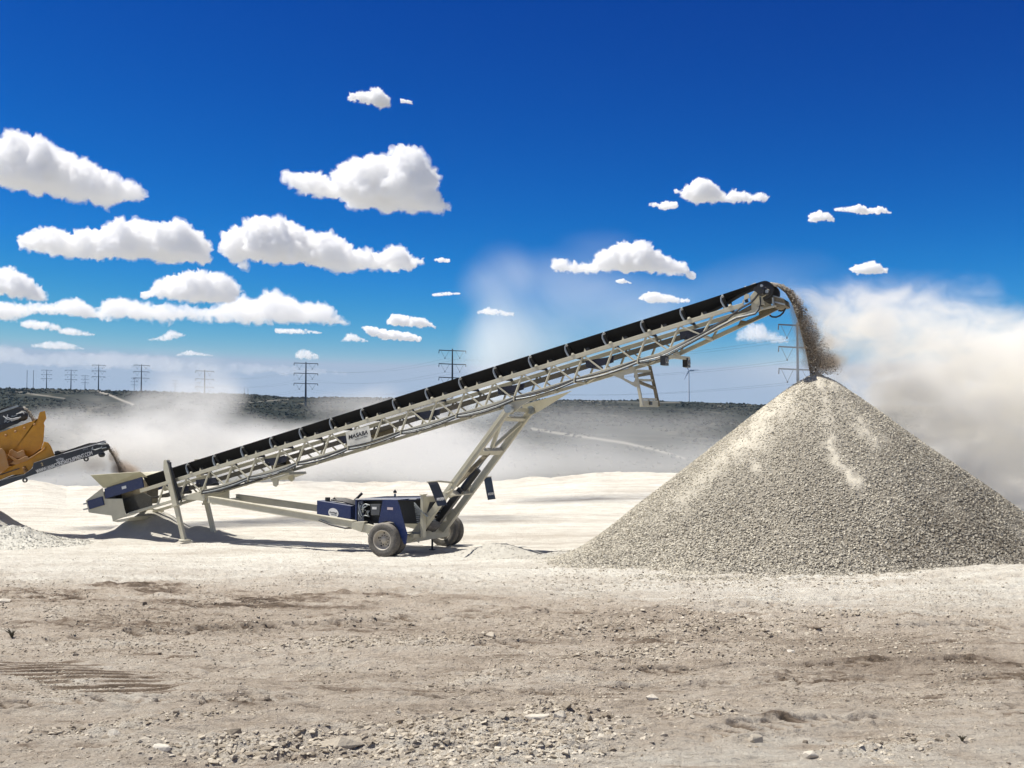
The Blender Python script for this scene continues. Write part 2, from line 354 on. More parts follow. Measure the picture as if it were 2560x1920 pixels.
# ------------------------------------------------------------------ ground
YR = np.array([[-400,1213],[0,1213],[60,1208],[110,1211],[170,1223],[400,1216],[640,1211],[760,1205],[900,1212],[1150,1207],[1260,1205],[1400,1195],[1490,1187],[1700,1184],[2300,1185],[3000,1186]], float)
def patch(px, py, cx, cy, rx, ry, sl=0.0, soft=.5):
    """soft elliptical patch of ground, 1 inside; centre given where it lies in the frame"""
    e = np.sqrt(((px-cx)/rx)**2+((py-cy-sl*(px-cx))/ry)**2); return 1-sst(1-soft, 1+soft*.4, e)
def pix(x, y, z):
    dx, dy, dz = x, y, z-CAMZ; dep = dy*CP+dz*SP; dep = np.where(dep > .5, dep, .5)
    return 1280+FPX*dx/dep, 960-FPX*(-dy*SP+dz*CP)/dep
def gz0(x, y):
    D = np.maximum(y, -6.0)
    s = 34.6-D; z = .062*np.where(s > 2, s, np.where(s < -2, 0, (s+2)**2/8))
    px = 1280+FPX*x/np.maximum(y, 4)
    ze = CAMZ-(np.interp(px, YR[:, 0], YR[:, 1])-1090)/FPX*85
    z = z+ze*sst(46, 84, y)
    z = z-22*sst(87, 190, y)
    z = z+.34*np.exp(-((x-11.8)/3.0)**2-((y-22.8)/2.6)**2)
    return z
RUBBLE = [(1720,1570,420,36,.01),(950,1608,330,24,-.03),(1180,1880,440,85,-.05),(1400,1820,150,50,0),(700,1900,420,40,0),(1420,1578,130,24,-.05),(1660,1570,220,14,.03),(1080,1605,210,18,-.1),(1500,1648,260,24,-.13),(820,1600,150,16,0),(1230,1700,170,18,-.15),(330,1850,330,26,-.12),(1730,1800,110,30,0),(2230,1880,200,34,-.1),(2150,1545,420,12,.0),(300,1545,330,12,0)]
def rubble(px, py):
    r = 0
    for cx, cy, rx, ry, sl in RUBBLE: r = np.maximum(r, patch(px, py, cx, cy, rx, ry, sl, .8))
    return r
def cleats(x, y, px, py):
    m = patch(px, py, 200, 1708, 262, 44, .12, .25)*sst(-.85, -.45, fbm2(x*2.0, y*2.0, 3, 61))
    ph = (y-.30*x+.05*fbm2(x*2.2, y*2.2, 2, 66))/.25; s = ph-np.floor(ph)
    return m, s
def gpt(px, py):
    d = ray(px, py); lo, hi = 5.0, 100.0
    for _ in range(30):
        m = (lo+hi)/2; k = m/d[1]
        if CAMZ+d[2]*k > gz0(np.array([d[0]*k]), np.array([m]))[0]: lo = m
        else: hi = m
    return (d[0]*lo/d[1], lo)
TRACKS = [([gpt(*p) for p in L], w_, lug, a_) for L, w_, lug, a_ in (
    ([(1650, 1478), (2100, 1440), (2640, 1406)], .55, .50, .055), ([(1500, 1462), (2000, 1466), (2640, 1440)], .5, .45, .045), ([(700, 1498), (1300, 1478), (1800, 1500), (2300, 1490)], .55, .42, .05),
    ([(-60, 1612), (600, 1570), (1400, 1532), (2100, 1522)], .5, .30, .045), ([(300, 1668), (1200, 1618), (2000, 1585), (2640, 1565)], .45, .26, .040), ([(1300, 1690), (2000, 1662), (2640, 1648)], .40, .22, .035),
    ([(500, 1790), (1300, 1738), (2000, 1712), (2640, 1705)], .40, .18, .030), ([(1500, 1900), (2100, 1810), (2640, 1770)], .38, .16, .028), ([(-60, 1800), (500, 1775), (900, 1752)], .38, .18, .03), ([(-60, 1462), (500, 1440), (1100, 1446)], .5, .45, .05))]
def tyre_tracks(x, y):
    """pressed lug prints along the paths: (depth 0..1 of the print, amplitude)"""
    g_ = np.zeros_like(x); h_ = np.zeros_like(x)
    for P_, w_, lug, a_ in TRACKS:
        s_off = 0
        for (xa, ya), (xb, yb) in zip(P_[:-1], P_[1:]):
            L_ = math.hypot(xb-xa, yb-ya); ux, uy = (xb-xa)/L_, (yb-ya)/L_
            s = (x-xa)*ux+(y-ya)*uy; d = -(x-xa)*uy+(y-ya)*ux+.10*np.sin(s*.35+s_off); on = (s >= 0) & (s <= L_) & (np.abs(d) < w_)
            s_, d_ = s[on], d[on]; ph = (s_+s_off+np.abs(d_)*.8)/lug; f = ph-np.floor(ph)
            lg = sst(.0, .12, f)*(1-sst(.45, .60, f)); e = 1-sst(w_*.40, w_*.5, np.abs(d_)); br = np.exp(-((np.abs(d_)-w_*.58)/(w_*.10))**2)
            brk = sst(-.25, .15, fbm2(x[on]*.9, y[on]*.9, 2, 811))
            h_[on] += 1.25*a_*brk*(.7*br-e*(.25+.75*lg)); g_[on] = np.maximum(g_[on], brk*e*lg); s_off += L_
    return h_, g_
def gz(x, y, detail=True):
    z = gz0(x, y)
    if not detail: return z
    px, py = pix(x, y, z)
    near = 1-sst(26, 44, y)
    far_k = np.clip(y/12, .8, 1.5)
    z = z+.06*fbm2(x*.25, y*.3, 3, 5)*sst(2, 8, y)*(1+near)
    st_ = fbm2(x*1.1+y*.3, y*5.5-x*.5, 4, 19, .6)
    q = .040*far_k*(1-np.abs(st_)*1.8)*(.35+.65*sst(-.35, .3, fbm2(x*.4, y*.5, 3, 20)))*(.25+.75*near)
    q = q+.035*fbm2(x*.35+y*.1, y*2.0-x*.25, 4, 9)*(.35+.65*near)                       # drag marks and wheel ruts run across the view
    q = q+.030*far_k*fbm2(x*3.2-y, y*8.5, 3, 23, .6)*near+.020*far_k*fbm2(x*.8, y*1.7, 3, 24)*(1-near)
    q = q+.034*fbm2(x*2.2, y*3.4, 4, 15)*near+.024*fbm2(x*7-y*2, y*10, 4, 17, .6)*(.4+.6*sst(-.3, .4, fbm2(x*.5, y*.9, 3, 18)))*near
    rb = rubble(px, py)*near
    q = q+rb*.045*(fbm2(x*9, y*9, 4, 21, .6)+.35)
    q = q-.025*sst(.2, .6, fbm2(x*.6+2, y*1.3-x*.12, 3, 41))*near
    # cleat marks left by a crawler in the left foreground
    m, gr_ = cleats(x, y, px, py)
    th_, tg_ = tyre_tracks(x, y)
    z = z+th_+q*(1-.8*m)+m*(.024*np.where(gr_ < .30, sst(0, .30, gr_), (1-gr_)/.70)-.02)
    m2 = patch(px, py, 420, 1566, 330, 26, -.02, .5)*sst(-.3, .2, fbm2(x*1.5, y*3, 3, 71))
    ph = (y-.06*x+.05*fbm2(x*2, y*2, 2, 76))/.42; saw = ph-np.floor(ph); z = z+m2*.05*np.where(saw < .7, saw/.7, (1-saw)/.3)
    m3 = patch(px, py, 1330, 1447, 330, 10, -.01, .4)+patch(px, py, 2380, 1440, 240, 9, -.07, .4)
    ph = (y*.5+x*1.0+.05*fbm2(x*2, y*2, 2, 79))/.5; saw = ph-np.floor(ph); z = z+np.clip(m3, 0, 1)*.05*np.where(saw < .7, saw/.7, (1-saw)/.3)
    z = z+.25*sst(70, 84, y)*(1-sst(88, 100, y))*fbm2(x*.5, y*.5, 4, 91)
    return z
def tone(x, y, z):
    px, py = pix(x, y, z)
    n = fbm2(x*.5, y*.9, 4, 33); n2 = fbm2(x*.35+y*.05, y*1.6, 4, 35)
    edge = np.interp(px, [-200,0,300,700,1000,1300,1600,1900,2200,2560,2800], [1452,1455,1470,1458,1462,1470,1490,1515,1512,1512,1512])
    n3 = fbm2(x*2.2+y*.4, y*3.6, 4, 37, .6); n4 = fbm2(x*5+y, y*15-x*2, 3, 39, .65); white = 1-sst(-45, 62, py-edge+46*n2+30*n+46*n3)
    t = .52+.10*n+.12*n2+.07*n3+.13*n4+.12*sst(1760, 1920, py)
    t = t-.10*patch(px, py, 2250, 1650, 420, 60, .03, .8)+.10*patch(px, py, 200, 1780, 260, 60, 0, .8)+.14*patch(px, py, 90, 1545, 150, 22, 0, .6)
    wh = .90-.10*sst(.05, .5, fbm2(x*.12, y*.7, 4, 49))-.07*sst(.2, .5, np.abs(fbm2(x*.05+y*.02, y*.9-x*.05, 3, 51))); t = t+(wh-t+.10*n2+.10*n3)*white
    for cx, cy, rx, ry, a in ((100,1500,200,20,.50),(350,1478,140,16,.48),(560,1516,250,22,.50),(790,1512,200,15,.36),(300,1562,420,22,.34),(620,1498,140,12,.25),(1050,1500,260,18,.16),(1600,1545,500,14,.16),(2300,1660,420,40,.10),(1200,1655,300,14,.10)):
        t = t-a*np.clip(patch(px, py, cx, cy, rx, ry, .03, .8)*(.6+.9*n2+.5*n+.8*n3+1.5*n4), 0, 1.4)
    t = t+.1*rubble(px, py)*(py > 1700)
    m, gr_ = cleats(x, y, px, py); t = t+.10*m-.46*m*(1-sst(.20, .30, gr_))*sst(-.6, -.1, fbm2(x*3, y*3, 3, 48))          # shade of the groove walls painted into the tone, with some damp soil
    s1 = fbm2(x*.9+y*.35, y*6.5-x*.6, 4, 43, .6); t = t-.26*sst(.05, .55, s1)*sst(-.25, .35, fbm2(x*5, y*12, 3, 47, .65))*(1-.75*white)
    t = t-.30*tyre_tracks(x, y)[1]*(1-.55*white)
    return np.clip(t, 0, 1.12)
def ground_mat(name='limestone_ground'):
    m, nt, out = newmat(name); L = nt.links.new
    b = N(nt, 'ShaderNodeBsdfPrincipled', Roughness=.95); b.inputs['Specular IOR Level'].default_value = .15
    at = N(nt, 'ShaderNodeAttribute', attribute_name='tone'); tc = N(nt, 'ShaderNodeTexCoord')
    n1 = N(nt, 'ShaderNodeTexNoise', Scale=1.3, Detail=9.0, Roughness=.62); L(tc.outputs['Object'], n1.inputs['Vector'])
    mp = N(nt, 'ShaderNodeMapping'); mp.inputs['Scale'].default_value = (1.6, 6, 1.6); mp.inputs['Rotation'].default_value = (0, 0, .16); L(tc.outputs['Object'], mp.inputs['Vector'])
    n3 = N(nt, 'ShaderNodeTexNoise', Scale=1.0, Detail=8.0, Roughness=.7); L(mp.outputs[0], n3.inputs['Vector'])
    n2 = N(nt, 'ShaderNodeTexNoise', Scale=26.0, Detail=6.0, Roughness=.75); L(tc.outputs['Object'], n2.inputs['Vector'])
    def madd(src, k, o):
        q = N(nt, 'ShaderNodeMath', operation='MULTIPLY_ADD'); L(src, q.inputs[0]); q.inputs[1].default_value = k; q.inputs[2].default_value = o; return q.outputs[0]
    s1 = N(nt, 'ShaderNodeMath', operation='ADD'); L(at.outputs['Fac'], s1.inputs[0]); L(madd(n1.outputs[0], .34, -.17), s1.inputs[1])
    s2 = N(nt, 'ShaderNodeMath', operation='ADD'); L(s1.outputs[0], s2.inputs[0]); L(madd(n3.outputs[0], .30, -.15), s2.inputs[1])
    s3 = N(nt, 'ShaderNodeMath', operation='ADD'); L(s2.outputs[0], s3.inputs[0]); L(madd(n2.outputs[0], .30, -.15), s3.inputs[1])
    cr = N(nt, 'ShaderNodeValToRGB'); e = cr.color_ramp.elements
    e[0].position = 0; e[0].color = (.095, .072, .053, 1); e[1].position = 1; e[1].color = (.75, .725, .64, 1)
    for p, c in ((.25, (.20, .155, .115)), (.5, (.455, .39, .315)), (.75, (.555, .51, .435))):
        q = e.new(p); q.color = (*c, 1)
    L(s3.outputs[0], cr.inputs[0]); L(cr.outputs[0], b.inputs['Base Color'])
    n4 = N(nt, 'ShaderNodeTexNoise', Scale=8.0, Detail=10.0, Roughness=.68); L(tc.outputs['Object'], n4.inputs['Vector'])
    n5 = N(nt, 'ShaderNodeTexVoronoi', Scale=22.0); L(tc.outputs['Object'], n5.inputs['Vector'])
    b1 = N(nt, 'ShaderNodeBump', Strength=.9, Distance=.10); L(n4.outputs[0], b1.inputs['Height'])
    b3 = N(nt, 'ShaderNodeBump', Strength=.8, Distance=.08); L(n3.outputs[0], b3.inputs['Height']); L(b1.outputs[0], b3.inputs['Normal'])
    b2 = N(nt, 'ShaderNodeBump', Strength=.3, Distance=.015); b2.invert = True; L(n5.outputs['Distance'], b2.inputs['Height']); L(b3.outputs[0], b2.inputs['Normal'])
    L(b2.outputs[0], b.inputs['Normal']); L(b.outputs[0], out.inputs[0]); return m
GM = ground_mat()
fine = np.radians(np.linspace(-27.5, 27.5, 1150)); side = np.radians(np.concatenate([np.linspace(29, 90, 30), np.linspace(96, 264, 20), np.linspace(270, 331, 30)]))
ang = np.concatenate([fine, side])
# rows evenly spaced in the picture, then out to the horizon
ys = np.concatenate([np.linspace(2080, 1640, 620), np.linspace(1639, 1206, 480)]); Dn = []
for y in ys:
    d = 8.0
    for _ in range(40):
        d = d*.5+.5*((CAMZ-.062*max(34.6-d, 0))/((y-1090)/FPX))
    Dn.append(d)
Dn = np.array(Dn); far = np.geomspace(Dn[-1]*1.02, 3500, 60)
rad = np.concatenate([[.6, 1.5, 2.6, 3.8], Dn, far]); rad = rad[np.concatenate([[True], np.diff(rad) > 0])]
RR, AA = np.meshgrid(rad, ang, indexing='ij')
c = np.cos(AA); kk = np.where(c > .85, 1/np.maximum(c, .5), 1/.85)          # rows straight across inside the view
X = RR*kk*np.sin(AA); Y = RR*kk*np.cos(AA)
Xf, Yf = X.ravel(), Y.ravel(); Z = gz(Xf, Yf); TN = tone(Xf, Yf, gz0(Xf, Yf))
V = np.stack([Xf, Yf, Z], 1); cen = len(V)
V = np.concatenate([V, [[0, 0, gz0(np.array([0.]), np.array([0.]))[0]]]]); TN = np.append(TN, .5)
Fq = grid_faces(len(rad), len(ang), wrap=True)[:, ::-1]
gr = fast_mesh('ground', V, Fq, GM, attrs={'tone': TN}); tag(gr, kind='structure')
print('ground', len(V), time.time()-T0)

# ------------------------------------------------------------------ hills across the valley
SKY = np.array([[-500,968],[0,971],[190,974],[350,979],[440,982],[540,986],[640,989],[700,994],[760,994],[980,996],[1370,999],[1640,1003],[1840,1010],[1910,1013],[2300,1016],[3100,1020]], float)
def hz(px, D):
    ys_ = np.interp(px, SKY[:, 0], SKY[:, 1]); zs = CAMZ+(1090-ys_)/FPX*1000
    z = np.where(D < 1000, -23+(zs+23)*((D-330)/670), zs+.012*(D-1000))
    x = (px-1280)/FPX*D
    g = sst(330, 520, D)
    return z+g*(4.2*fbm2(x/130., D/90., 4, 201)+.0*x)*(1-.75*sst(800, 1000, D))+g*.7*fbm2(x/22., D/22., 3, 207)
pxs = np.linspace(-500, 3100, 900); Ds = np.concatenate([np.linspace(330, 1040, 260), np.geomspace(1060, 3450, 40)])
DD, PP = np.meshgrid(Ds, pxs, indexing='ij'); Dv = DD.ravel(); Pv = PP.ravel()
Xh = (Pv-1280)/FPX*Dv; Zh = hz(Pv, Dv)
ypx = 1090-(Zh-CAMZ)/Dv*FPX
def track(pts, wd):
    r = np.zeros_like(Pv)
    for (xa, ya), (xb, yb) in zip(pts[:-1], pts[1:]):
        m = (Pv >= min(xa, xb)-2) & (Pv <= max(xa, xb)+2)
        yy = ya+(yb-ya)*(Pv-xa)/(xb-xa); r = np.maximum(r, m*np.exp(-((ypx-yy)/wd)**2))
    return r
tr = np.maximum(track([(246, 979), (268, 985), (300, 999), (332, 1011)], 2.6), .8*track([(1330, 1072), (1400, 1084), (1480, 1095), (1560, 1107), (1640, 1125), (1710, 1146)], 3.0))
tr = np.maximum(tr, .5*track([(40, 978), (100, 988), (160, 996)], 1.6)); tr = np.maximum(tr, .5*track([(560, 1008), (640, 1005), (720, 998)], 1.2))
tr = np.maximum(tr, .45*track([(1300, 1003), (1500, 1004), (1700, 1007)], 1.0))
m, nt, out = newmat('scrub_hillside'); L = nt.links.new
b = N(nt, 'ShaderNodeBsdfPrincipled', Roughness=1.0); b.inputs['Specular IOR Level'].default_value = .05
tc = N(nt, 'ShaderNodeTexCoord')
n1 = N(nt, 'ShaderNodeTexNoise', Scale=.03, Detail=10.0, Roughness=.72); L(tc.outputs['Object'], n1.inputs['Vector'])
cr = N(nt, 'ShaderNodeValToRGB'); e = cr.color_ramp.elements; e[0].position = .42; e[0].color = (.022, .026, .022, 1); e[1].position = .72; e[1].color = (.17, .155, .125, 1)
q = e.new(.56); q.color = (.042, .045, .036, 1)
L(n1.outputs[0], cr.inputs[0])
at = N(nt, 'ShaderNodeAttribute', attribute_name='track'); mx = N(nt, 'ShaderNodeMix', data_type='RGBA'); mx.inputs[7].default_value = (.32, .30, .26, 1)
L(cr.outputs[0], mx.inputs[6]); L(at.outputs['Fac'], mx.inputs[0]); L(mx.outputs[2], b.inputs['Base Color']); L(b.outputs[0], out.inputs[0])
HM = m
hl = fast_mesh('hills', np.stack([Xh, Dv, Zh], 1), grid_faces(len(Ds), len(pxs))[:, ::-1], HM, attrs={'track': tr}); tag(hl, kind='structure')

# rock / shrub templates: small convex hulls
def hulls(n, pts, rng, flat=.7):
    out = []
    for i in range(n):
        P = rng.normal(size=(pts, 3)); P /= np.linalg.norm(P, axis=1)[:, None]; P *= rng.uniform(.75, 1.1, (pts, 1)); P *= np.array([1, rng.uniform(.6, .95), rng.uniform(flat*.7, flat)])
        bm = bmesh.new(); [bm.verts.new(p) for p in P]; r = bmesh.ops.convex_hull(bm, input=bm.verts)
        bmesh.ops.delete(bm, geom=[g for g in r['geom_interior'] if isinstance(g, bmesh.types.BMVert)], context='VERTS')
        bm.verts.index_update(); bm.verts.ensure_lookup_table()
        bmesh.ops.triangulate(bm, faces=bm.faces)
        out.append((np.array([v.co[:] for v in bm.verts]), np.array([[v.index for v in f.verts] for f in bm.faces]))); bm.free()
    return out
HR = np.random.default_rng(5); HULL9 = hulls(12, 9, HR); HULL14 = hulls(8, 14, HR, .75); HULLF = hulls(12, 10, HR, .5)
def scatter(P, size, templates, rng, tilt=.5):
    """returns merged V, F, and per-vertex id of the stone"""
    VV = []; FF = []; ID = []; off = 0
    which = rng.integers(0, len(templates), len(P))
    for k, (V, F) in enumerate(templates):
        idx = np.where(which == k)[0]; m = len(idx)
        if not m: continue
        a = rng.uniform(0, 2*np.pi, m); tx = rng.normal(0, tilt, m); ca, sa = np.cos(a), np.sin(a); ct, st = np.cos(tx), np.sin(tx)
        Rz = np.zeros((m, 3, 3)); Rz[:, 0, 0] = ca; Rz[:, 0, 1] = -sa; Rz[:, 1, 0] = sa; Rz[:, 1, 1] = ca; Rz[:, 2, 2] = 1
        Rx = np.zeros((m, 3, 3)); Rx[:, 0, 0] = 1; Rx[:, 1, 1] = ct; Rx[:, 1, 2] = -st; Rx[:, 2, 1] = st; Rx[:, 2, 2] = ct
        v = np.einsum('mij,mjk,nk->mni', Rz, Rx, V)*size[idx][:, None, None]+P[idx][:, None, :]
        VV.append(v.reshape(-1, 3)); FF.append((F[None]+(np.arange(m)*len(V))[:, None, None]).reshape(-1, 3)+off); ID.append(np.repeat(idx, len(V))); off += m*len(V)
    return np.concatenate(VV), np.concatenate(FF), np.concatenate(ID)
rng = np.random.default_rng(31)
ns = 15000; D_ = 360+690*np.sqrt(rng.uniform(0, 1, ns)); P_ = rng.uniform(-150, 2700, ns); X_ = (P_-1280)/FPX*D_
keep = fbm2(X_/60, D_/60, 3, 77) > -.25; D_, P_, X_ = D_[keep], P_[keep], X_[keep]
V, F, I = scatter(np.stack([X_, D_, hz(P_, D_)+.3], 1), rng.uniform(.7, 1.9, len(D_)), HULL9, rng)
m, nt, out = newmat('dark_scrub'); b = N(nt, 'ShaderNodeBsdfPrincipled', Roughness=1.0); b.inputs['Specular IOR Level'].default_value = .05
n1 = N(nt, 'ShaderNodeTexNoise', Scale=.05, Detail=6.0); tc = N(nt, 'ShaderNodeTexCoord'); nt.links.new(tc.outputs['Object'], n1.inputs['Vector'])
cr = N(nt, 'ShaderNodeValToRGB'); cr.color_ramp.elements[0].color = (.026, .029, .026, 1); cr.color_ramp.elements[1].color = (.065, .066, .055, 1)
nt.links.new(n1.outputs[0], cr.inputs[0]); nt.links.new(cr.outputs[0], b.inputs['Base Color']); nt.links.new(b.outputs[0], out.inputs[0])
sc_ = fast_mesh('scrub', V, F, m, smooth=False); tag(sc_, 'dark desert scrub dotted over the hillside beyond the quarry', 'scrub', kind='stuff')

# ------------------------------------------------------------------ pylons, power lines, wind turbine
PM = plain('weathered_steel', (.055, .06, .065), .8); PG = plain('galvanised_steel', (.15, .165, .185), .6)
def pylon_proto(mat):
    r = empty('power_pylon')
    MB().tube([(0, 0, 0), (0, 0, 39.3)], [.95, .42], 12).tube([(0, 0, -18), (0, 0, 0)], [1.2, .95], 12).build('shaft', mat, r)
    for zz in (38.2, 30.2, 22.2):
        q = MB()
        for sgn in (-1, 1): q.beam((0, 0, zz), (sgn*9.5, 0, zz+(-.25 if sgn > 0 else .35)), .35, .5).beam((sgn*9.3, 0, zz), (sgn*9.5, 0, zz-1.6), .45, .45)
        a = q.build('crossarm', mat, r)
        for sgn in (-1, 1):
            MB().beam((sgn*8.0, 0, zz-.1), (sgn*5.2, 0, zz-4.4), .14, .14).beam((sgn*2.2, 0, zz-.1), (sgn*5.2, 0, zz-4.4), .14, .14).box(sgn*5.2-.3, sgn*5.2+.3, -.2, .2, zz-4.8, zz-4.2).build('insulator_string', mat, a)
    return r
def copy_tree(o, parent=None):
    c = o.copy(); COL.objects.link(c)
    if parent is not None: c.parent = parent; c.matrix_parent_inverse = o.matrix_parent_inverse.copy()
    for ch in list(o.children): copy_tree(ch, c)
    return c
PY = [(765, 905, 25.3, 60, 'tall dark pylon standing on the slope, base visible against the hill'),
      (1131, 872, 34, 68, 'pylon rising from behind the belt with its lowest crossarm half hidden'),
      (1993, 806, 55.5, 96, 'large pale grey pylon right behind the falling gravel and the pile'),
      (512, 925, 20, 46, 'faded pylon in the dust, last wide one before the tall dark pylon'),
      (354, 911, 16, 39, 'dark pylon on the ridge with a tiny far pylon close at its left'),
      (247, 911, 14.5, 33, 'dark pylon directly above the pale track on the hillside'),
      (178, 924, 11.6, 30, 'thin pylon second from the left end of the three armed ones'),
      (117, 924, 10.5, 26, 'thin pylon beside the two armless poles at the left'),
      (213, 938, 8.7, 19, 'small far pylon between the thin second pylon and the taller dark one'),
      (336, 944, 8.3, 16, 'tiny far pylon peeking out left of a taller dark pylon'),
      (438, 950, 7.2, 15, 'tiny pale pylon alone between the ridge pylon and the faded one'),
      (493, 955, 7.0, 14, 'barely visible pale pylon just left of the faded one')]
proto = pylon_proto(PM); proto2 = pylon_proto(PG); PT = {}
for i, (px, yt, sp_, aw, lb) in enumerate(PY):
    D = min(8*FPX/sp_, 3200.); top = at_y(px, yt, D)
    o = (proto if i == 0 else proto2 if i == 2 else copy_tree(proto))
    o.location = (top[0], D, top[2]-39.3); k = aw/(19*FPX/D); o.scale = (k, 1, 1); PT[i] = (top, k)
    tag(o, lb, 'pylon', 'pylons of the power line')
def pole(px, yt, D, h, lb):
    top = at_y(px, yt, D); q = MB().tube([(0, 0, 0), (0, 0, h)], [.42, .26], 10).box(-.5, .5, -.3, .3, h-.5, h-.2)
    o = q.build('utility_pole', PM); o.location = (top[0], D, top[2]-h); tag(o, lb, 'pole', 'armless poles on the ridge')
pole(68, 926, 1500, 42, 'armless pole on the ridge, leftmost of all'); pole(84, 926, 1520, 42, 'armless pole on the ridge, second from the left edge')
pole(611, 971, 1900, 34, 'short far pole, left one of the pair beyond the faded pylon'); pole(620, 971, 1900, 34, 'short far pole, right one of the pair beyond the faded pylon')
WM = plain('line_wire', (.05, .05, .055), .6)
order = [2, 1, 0, 3, 4]
for lvl, zz in enumerate((38.2, 30.2, 22.2)):
    for sgn in (-1, 1):
        q = MB()
        for a, b_ in zip(order[:-1], order[1:]):
            (ta, ka), (tb, kb) = PT[a], PT[b_]
            pa = Vector((ta[0]+sgn*5.2*ka, ta[1], ta[2]-39.3+zz-4.7)); pb = Vector((tb[0]+sgn*5.2*kb, tb[1], tb[2]-39.3+zz-4.7)); pts = []
            for j in range(17):
                t = j/16; p = pa.lerp(pb, t); p.z -= 4*5.0*t*(1-t); pts.append(p)
            q.tube(pts, .03, 4, caps=False)
        w_ = q.build('power_line', WM); tag(w_, 'thin sagging power line strung from pylon to pylon over the valley', 'power line', 'wires of the power line')
TW = plain('turbine_white', (.72, .76, .80), .5)
hub = at_y(1722, 926, 2600); wt_ = empty('wind_turbine', (hub[0], hub[1], hub[2]-118), 0, 'white wind turbine standing far away on the ridge under the conveyor', 'wind turbine')
MB().tube([(0, 0, 0), (0, 0, 116)], [2.0, 1.2], 14).build('tower', TW, wt_)
MB().box(-2, 12, -2, 2, 116.2, 119.8).build('nacelle', TW, wt_, .4)
for a in (-62, 58, 178):
    d = Vector((math.sin(math.radians(a+150)), 0, math.cos(math.radians(a+150)))); s0 = Vector((0, -3, 118)); pr2 = Vector((d.z, 0, -d.x))
    q = MB(); pr_ = [s0+d*0+pr2*-.8, s0+d*4+pr2*-1.6, s0+d*25+pr2*-.3, s0+d*25+pr2*.2, s0+d*4+pr2*1.2, s0+pr2*.8]
    q.prism([(p.x, p.z) for p in pr_], -3.3, -2.7); q.build('blade', TW, wt_)
MB().tube([(0, -4.5, 118), (0, -2, 118)], [.8, 1.9], 12).build('hub', TW, wt_)
print('hills', time.time()-T0)

# ------------------------------------------------------------------ radial stacking conveyor
CREAM = worn('cream_machine_paint', (.50, .475, .365), .45, col2=(.42, .395, .295), dust=(.60, .56, .46), dust_amt=.4, scale=2.2, spot=.30)
NAVY = worn('navy_paint', (.003, .015, .085), .36, col2=(.006, .020, .09), dust=(.30, .31, .34), dust_amt=.55, scale=3, spot=.10)
BELT = worn('belt_rubber', (.0022, .0022, .0024), .9, col2=(.004, .004, .004), dust=(.42, .39, .34), dust_amt=.9, scale=2, spot=.004)
RETB = worn('dusty_return_belt', (.06, .055, .048), .9, col2=(.035, .033, .03), dust=(.3, .28, .24), dust_amt=.5, scale=4, spot=.25)
BLACK = worn('black_steel', (.007, .008, .010), .5, col2=(.012, .012, .012), dust=(.4, .38, .33), dust_amt=.5, scale=5, spot=.06)
GALV = worn('galvanised_bracket', (.34, .37, .38), .35, .4, col2=(.2, .23, .24), dust_amt=.3, scale=8, spot=.15)
TYRE = worn('dusty_tyre_rubber', (.070, .066, .060), .85, col2=(.15, .138, .118), dust=(.42, .38, .32), dust_amt=.5, scale=4, spot=.35, bump=.01)
RIM = worn('dusty_wheel_rim', (.44, .40, .33), .6, col2=(.36, .325, .265), dust=(.6, .57, .5), dust_amt=.8, scale=5, spot=.25)
HOSE = plain('hydraulic_hose', (.018, .018, .02), .45); WHT = plain('white_lettering', (.78, .78, .76), .6); INK = plain('black_lettering', (.012, .012, .015), .5)
BROWN_STEEL = worn('brown_inner_steel', (.20, .165, .10), .7, col2=(.12, .10, .06), dust_amt=.3, scale=3, spot=.3)  # brown tone for inner, far-side and head parts
OLIVE = worn('shaded_flare_paint', (.40, .385, .27), .6, col2=(.33, .315, .22), dust=(.6, .56, .46), dust_amt=.7, scale=3, spot=.2)  # olive tone carries the shade of the outward, down-turned flare

st = empty('stacking_conveyor', (O2[0], O2[1], 0), math.atan2(U2[1], U2[0]), 'long cream lattice conveyor on wheels carrying a black belt up to the gravel pile', 'conveyor')
ht = lambda s: 4.59+.262*s
HB = lambda s: ht(s)-.70 if s < 8.3 else ht(s)-.70+(s-8.3)*.155
S0, S1, TW_ = -11.4, 10.75, .62
for t in (-TW_, TW_):
    side_ = empty('truss_side'); side_.parent = st; sg = 1 if t > 0 else -1
    MB().beam((-10.9, t, ht(-10.9)), (S1, t, ht(S1)), .07, .125, up=(-.25, 0, 1)).build('top_chord', CREAM, side_, .008)
    q = MB().beam((S0, t, HB(S0)), (8.35, t, HB(8.35)), .08, .10, up=(-.25, 0, 1)).beam((8.3, t, HB(8.3)), (11.25, t, HB(11.25)), .08, .12, up=(-.35, 0, 1))
    q.build('bottom_chord', CREAM, side_, .008)
    for k in range(21):
        s = 9.85-.985*k; sb = s-.27
        if s < -10.9: break
        MB().tube([(s, t-.015*sg, ht(s)-.05), (sb, t-.015*sg, HB(sb)+.04)], .036, 8).build('upright', CREAM, side_)
        if s > -10.7:
            sd_ = s+.64
            if sd_ < 10.4: MB().beam((s+.06, t, ht(s)-.05), (sd_, t, HB(sd_)+.04), .05, .045).build('diagonal_brace', CREAM, side_, .004)
for k in range(20):
    s = 9.55-.985*k; h = HB(s)-.03
    MB().beam((s, -.6, h), (s, .6, h), .05, .07).build('cross_member', CREAM, st)
for k in range(10):
    s = 8.5-1.97*k
    MB().beam((s, -.58, HB(s)-.035), (s-.985, .58, HB(s-.985)-.035), .07, .02).build('bottom_lacing', CREAM, st)
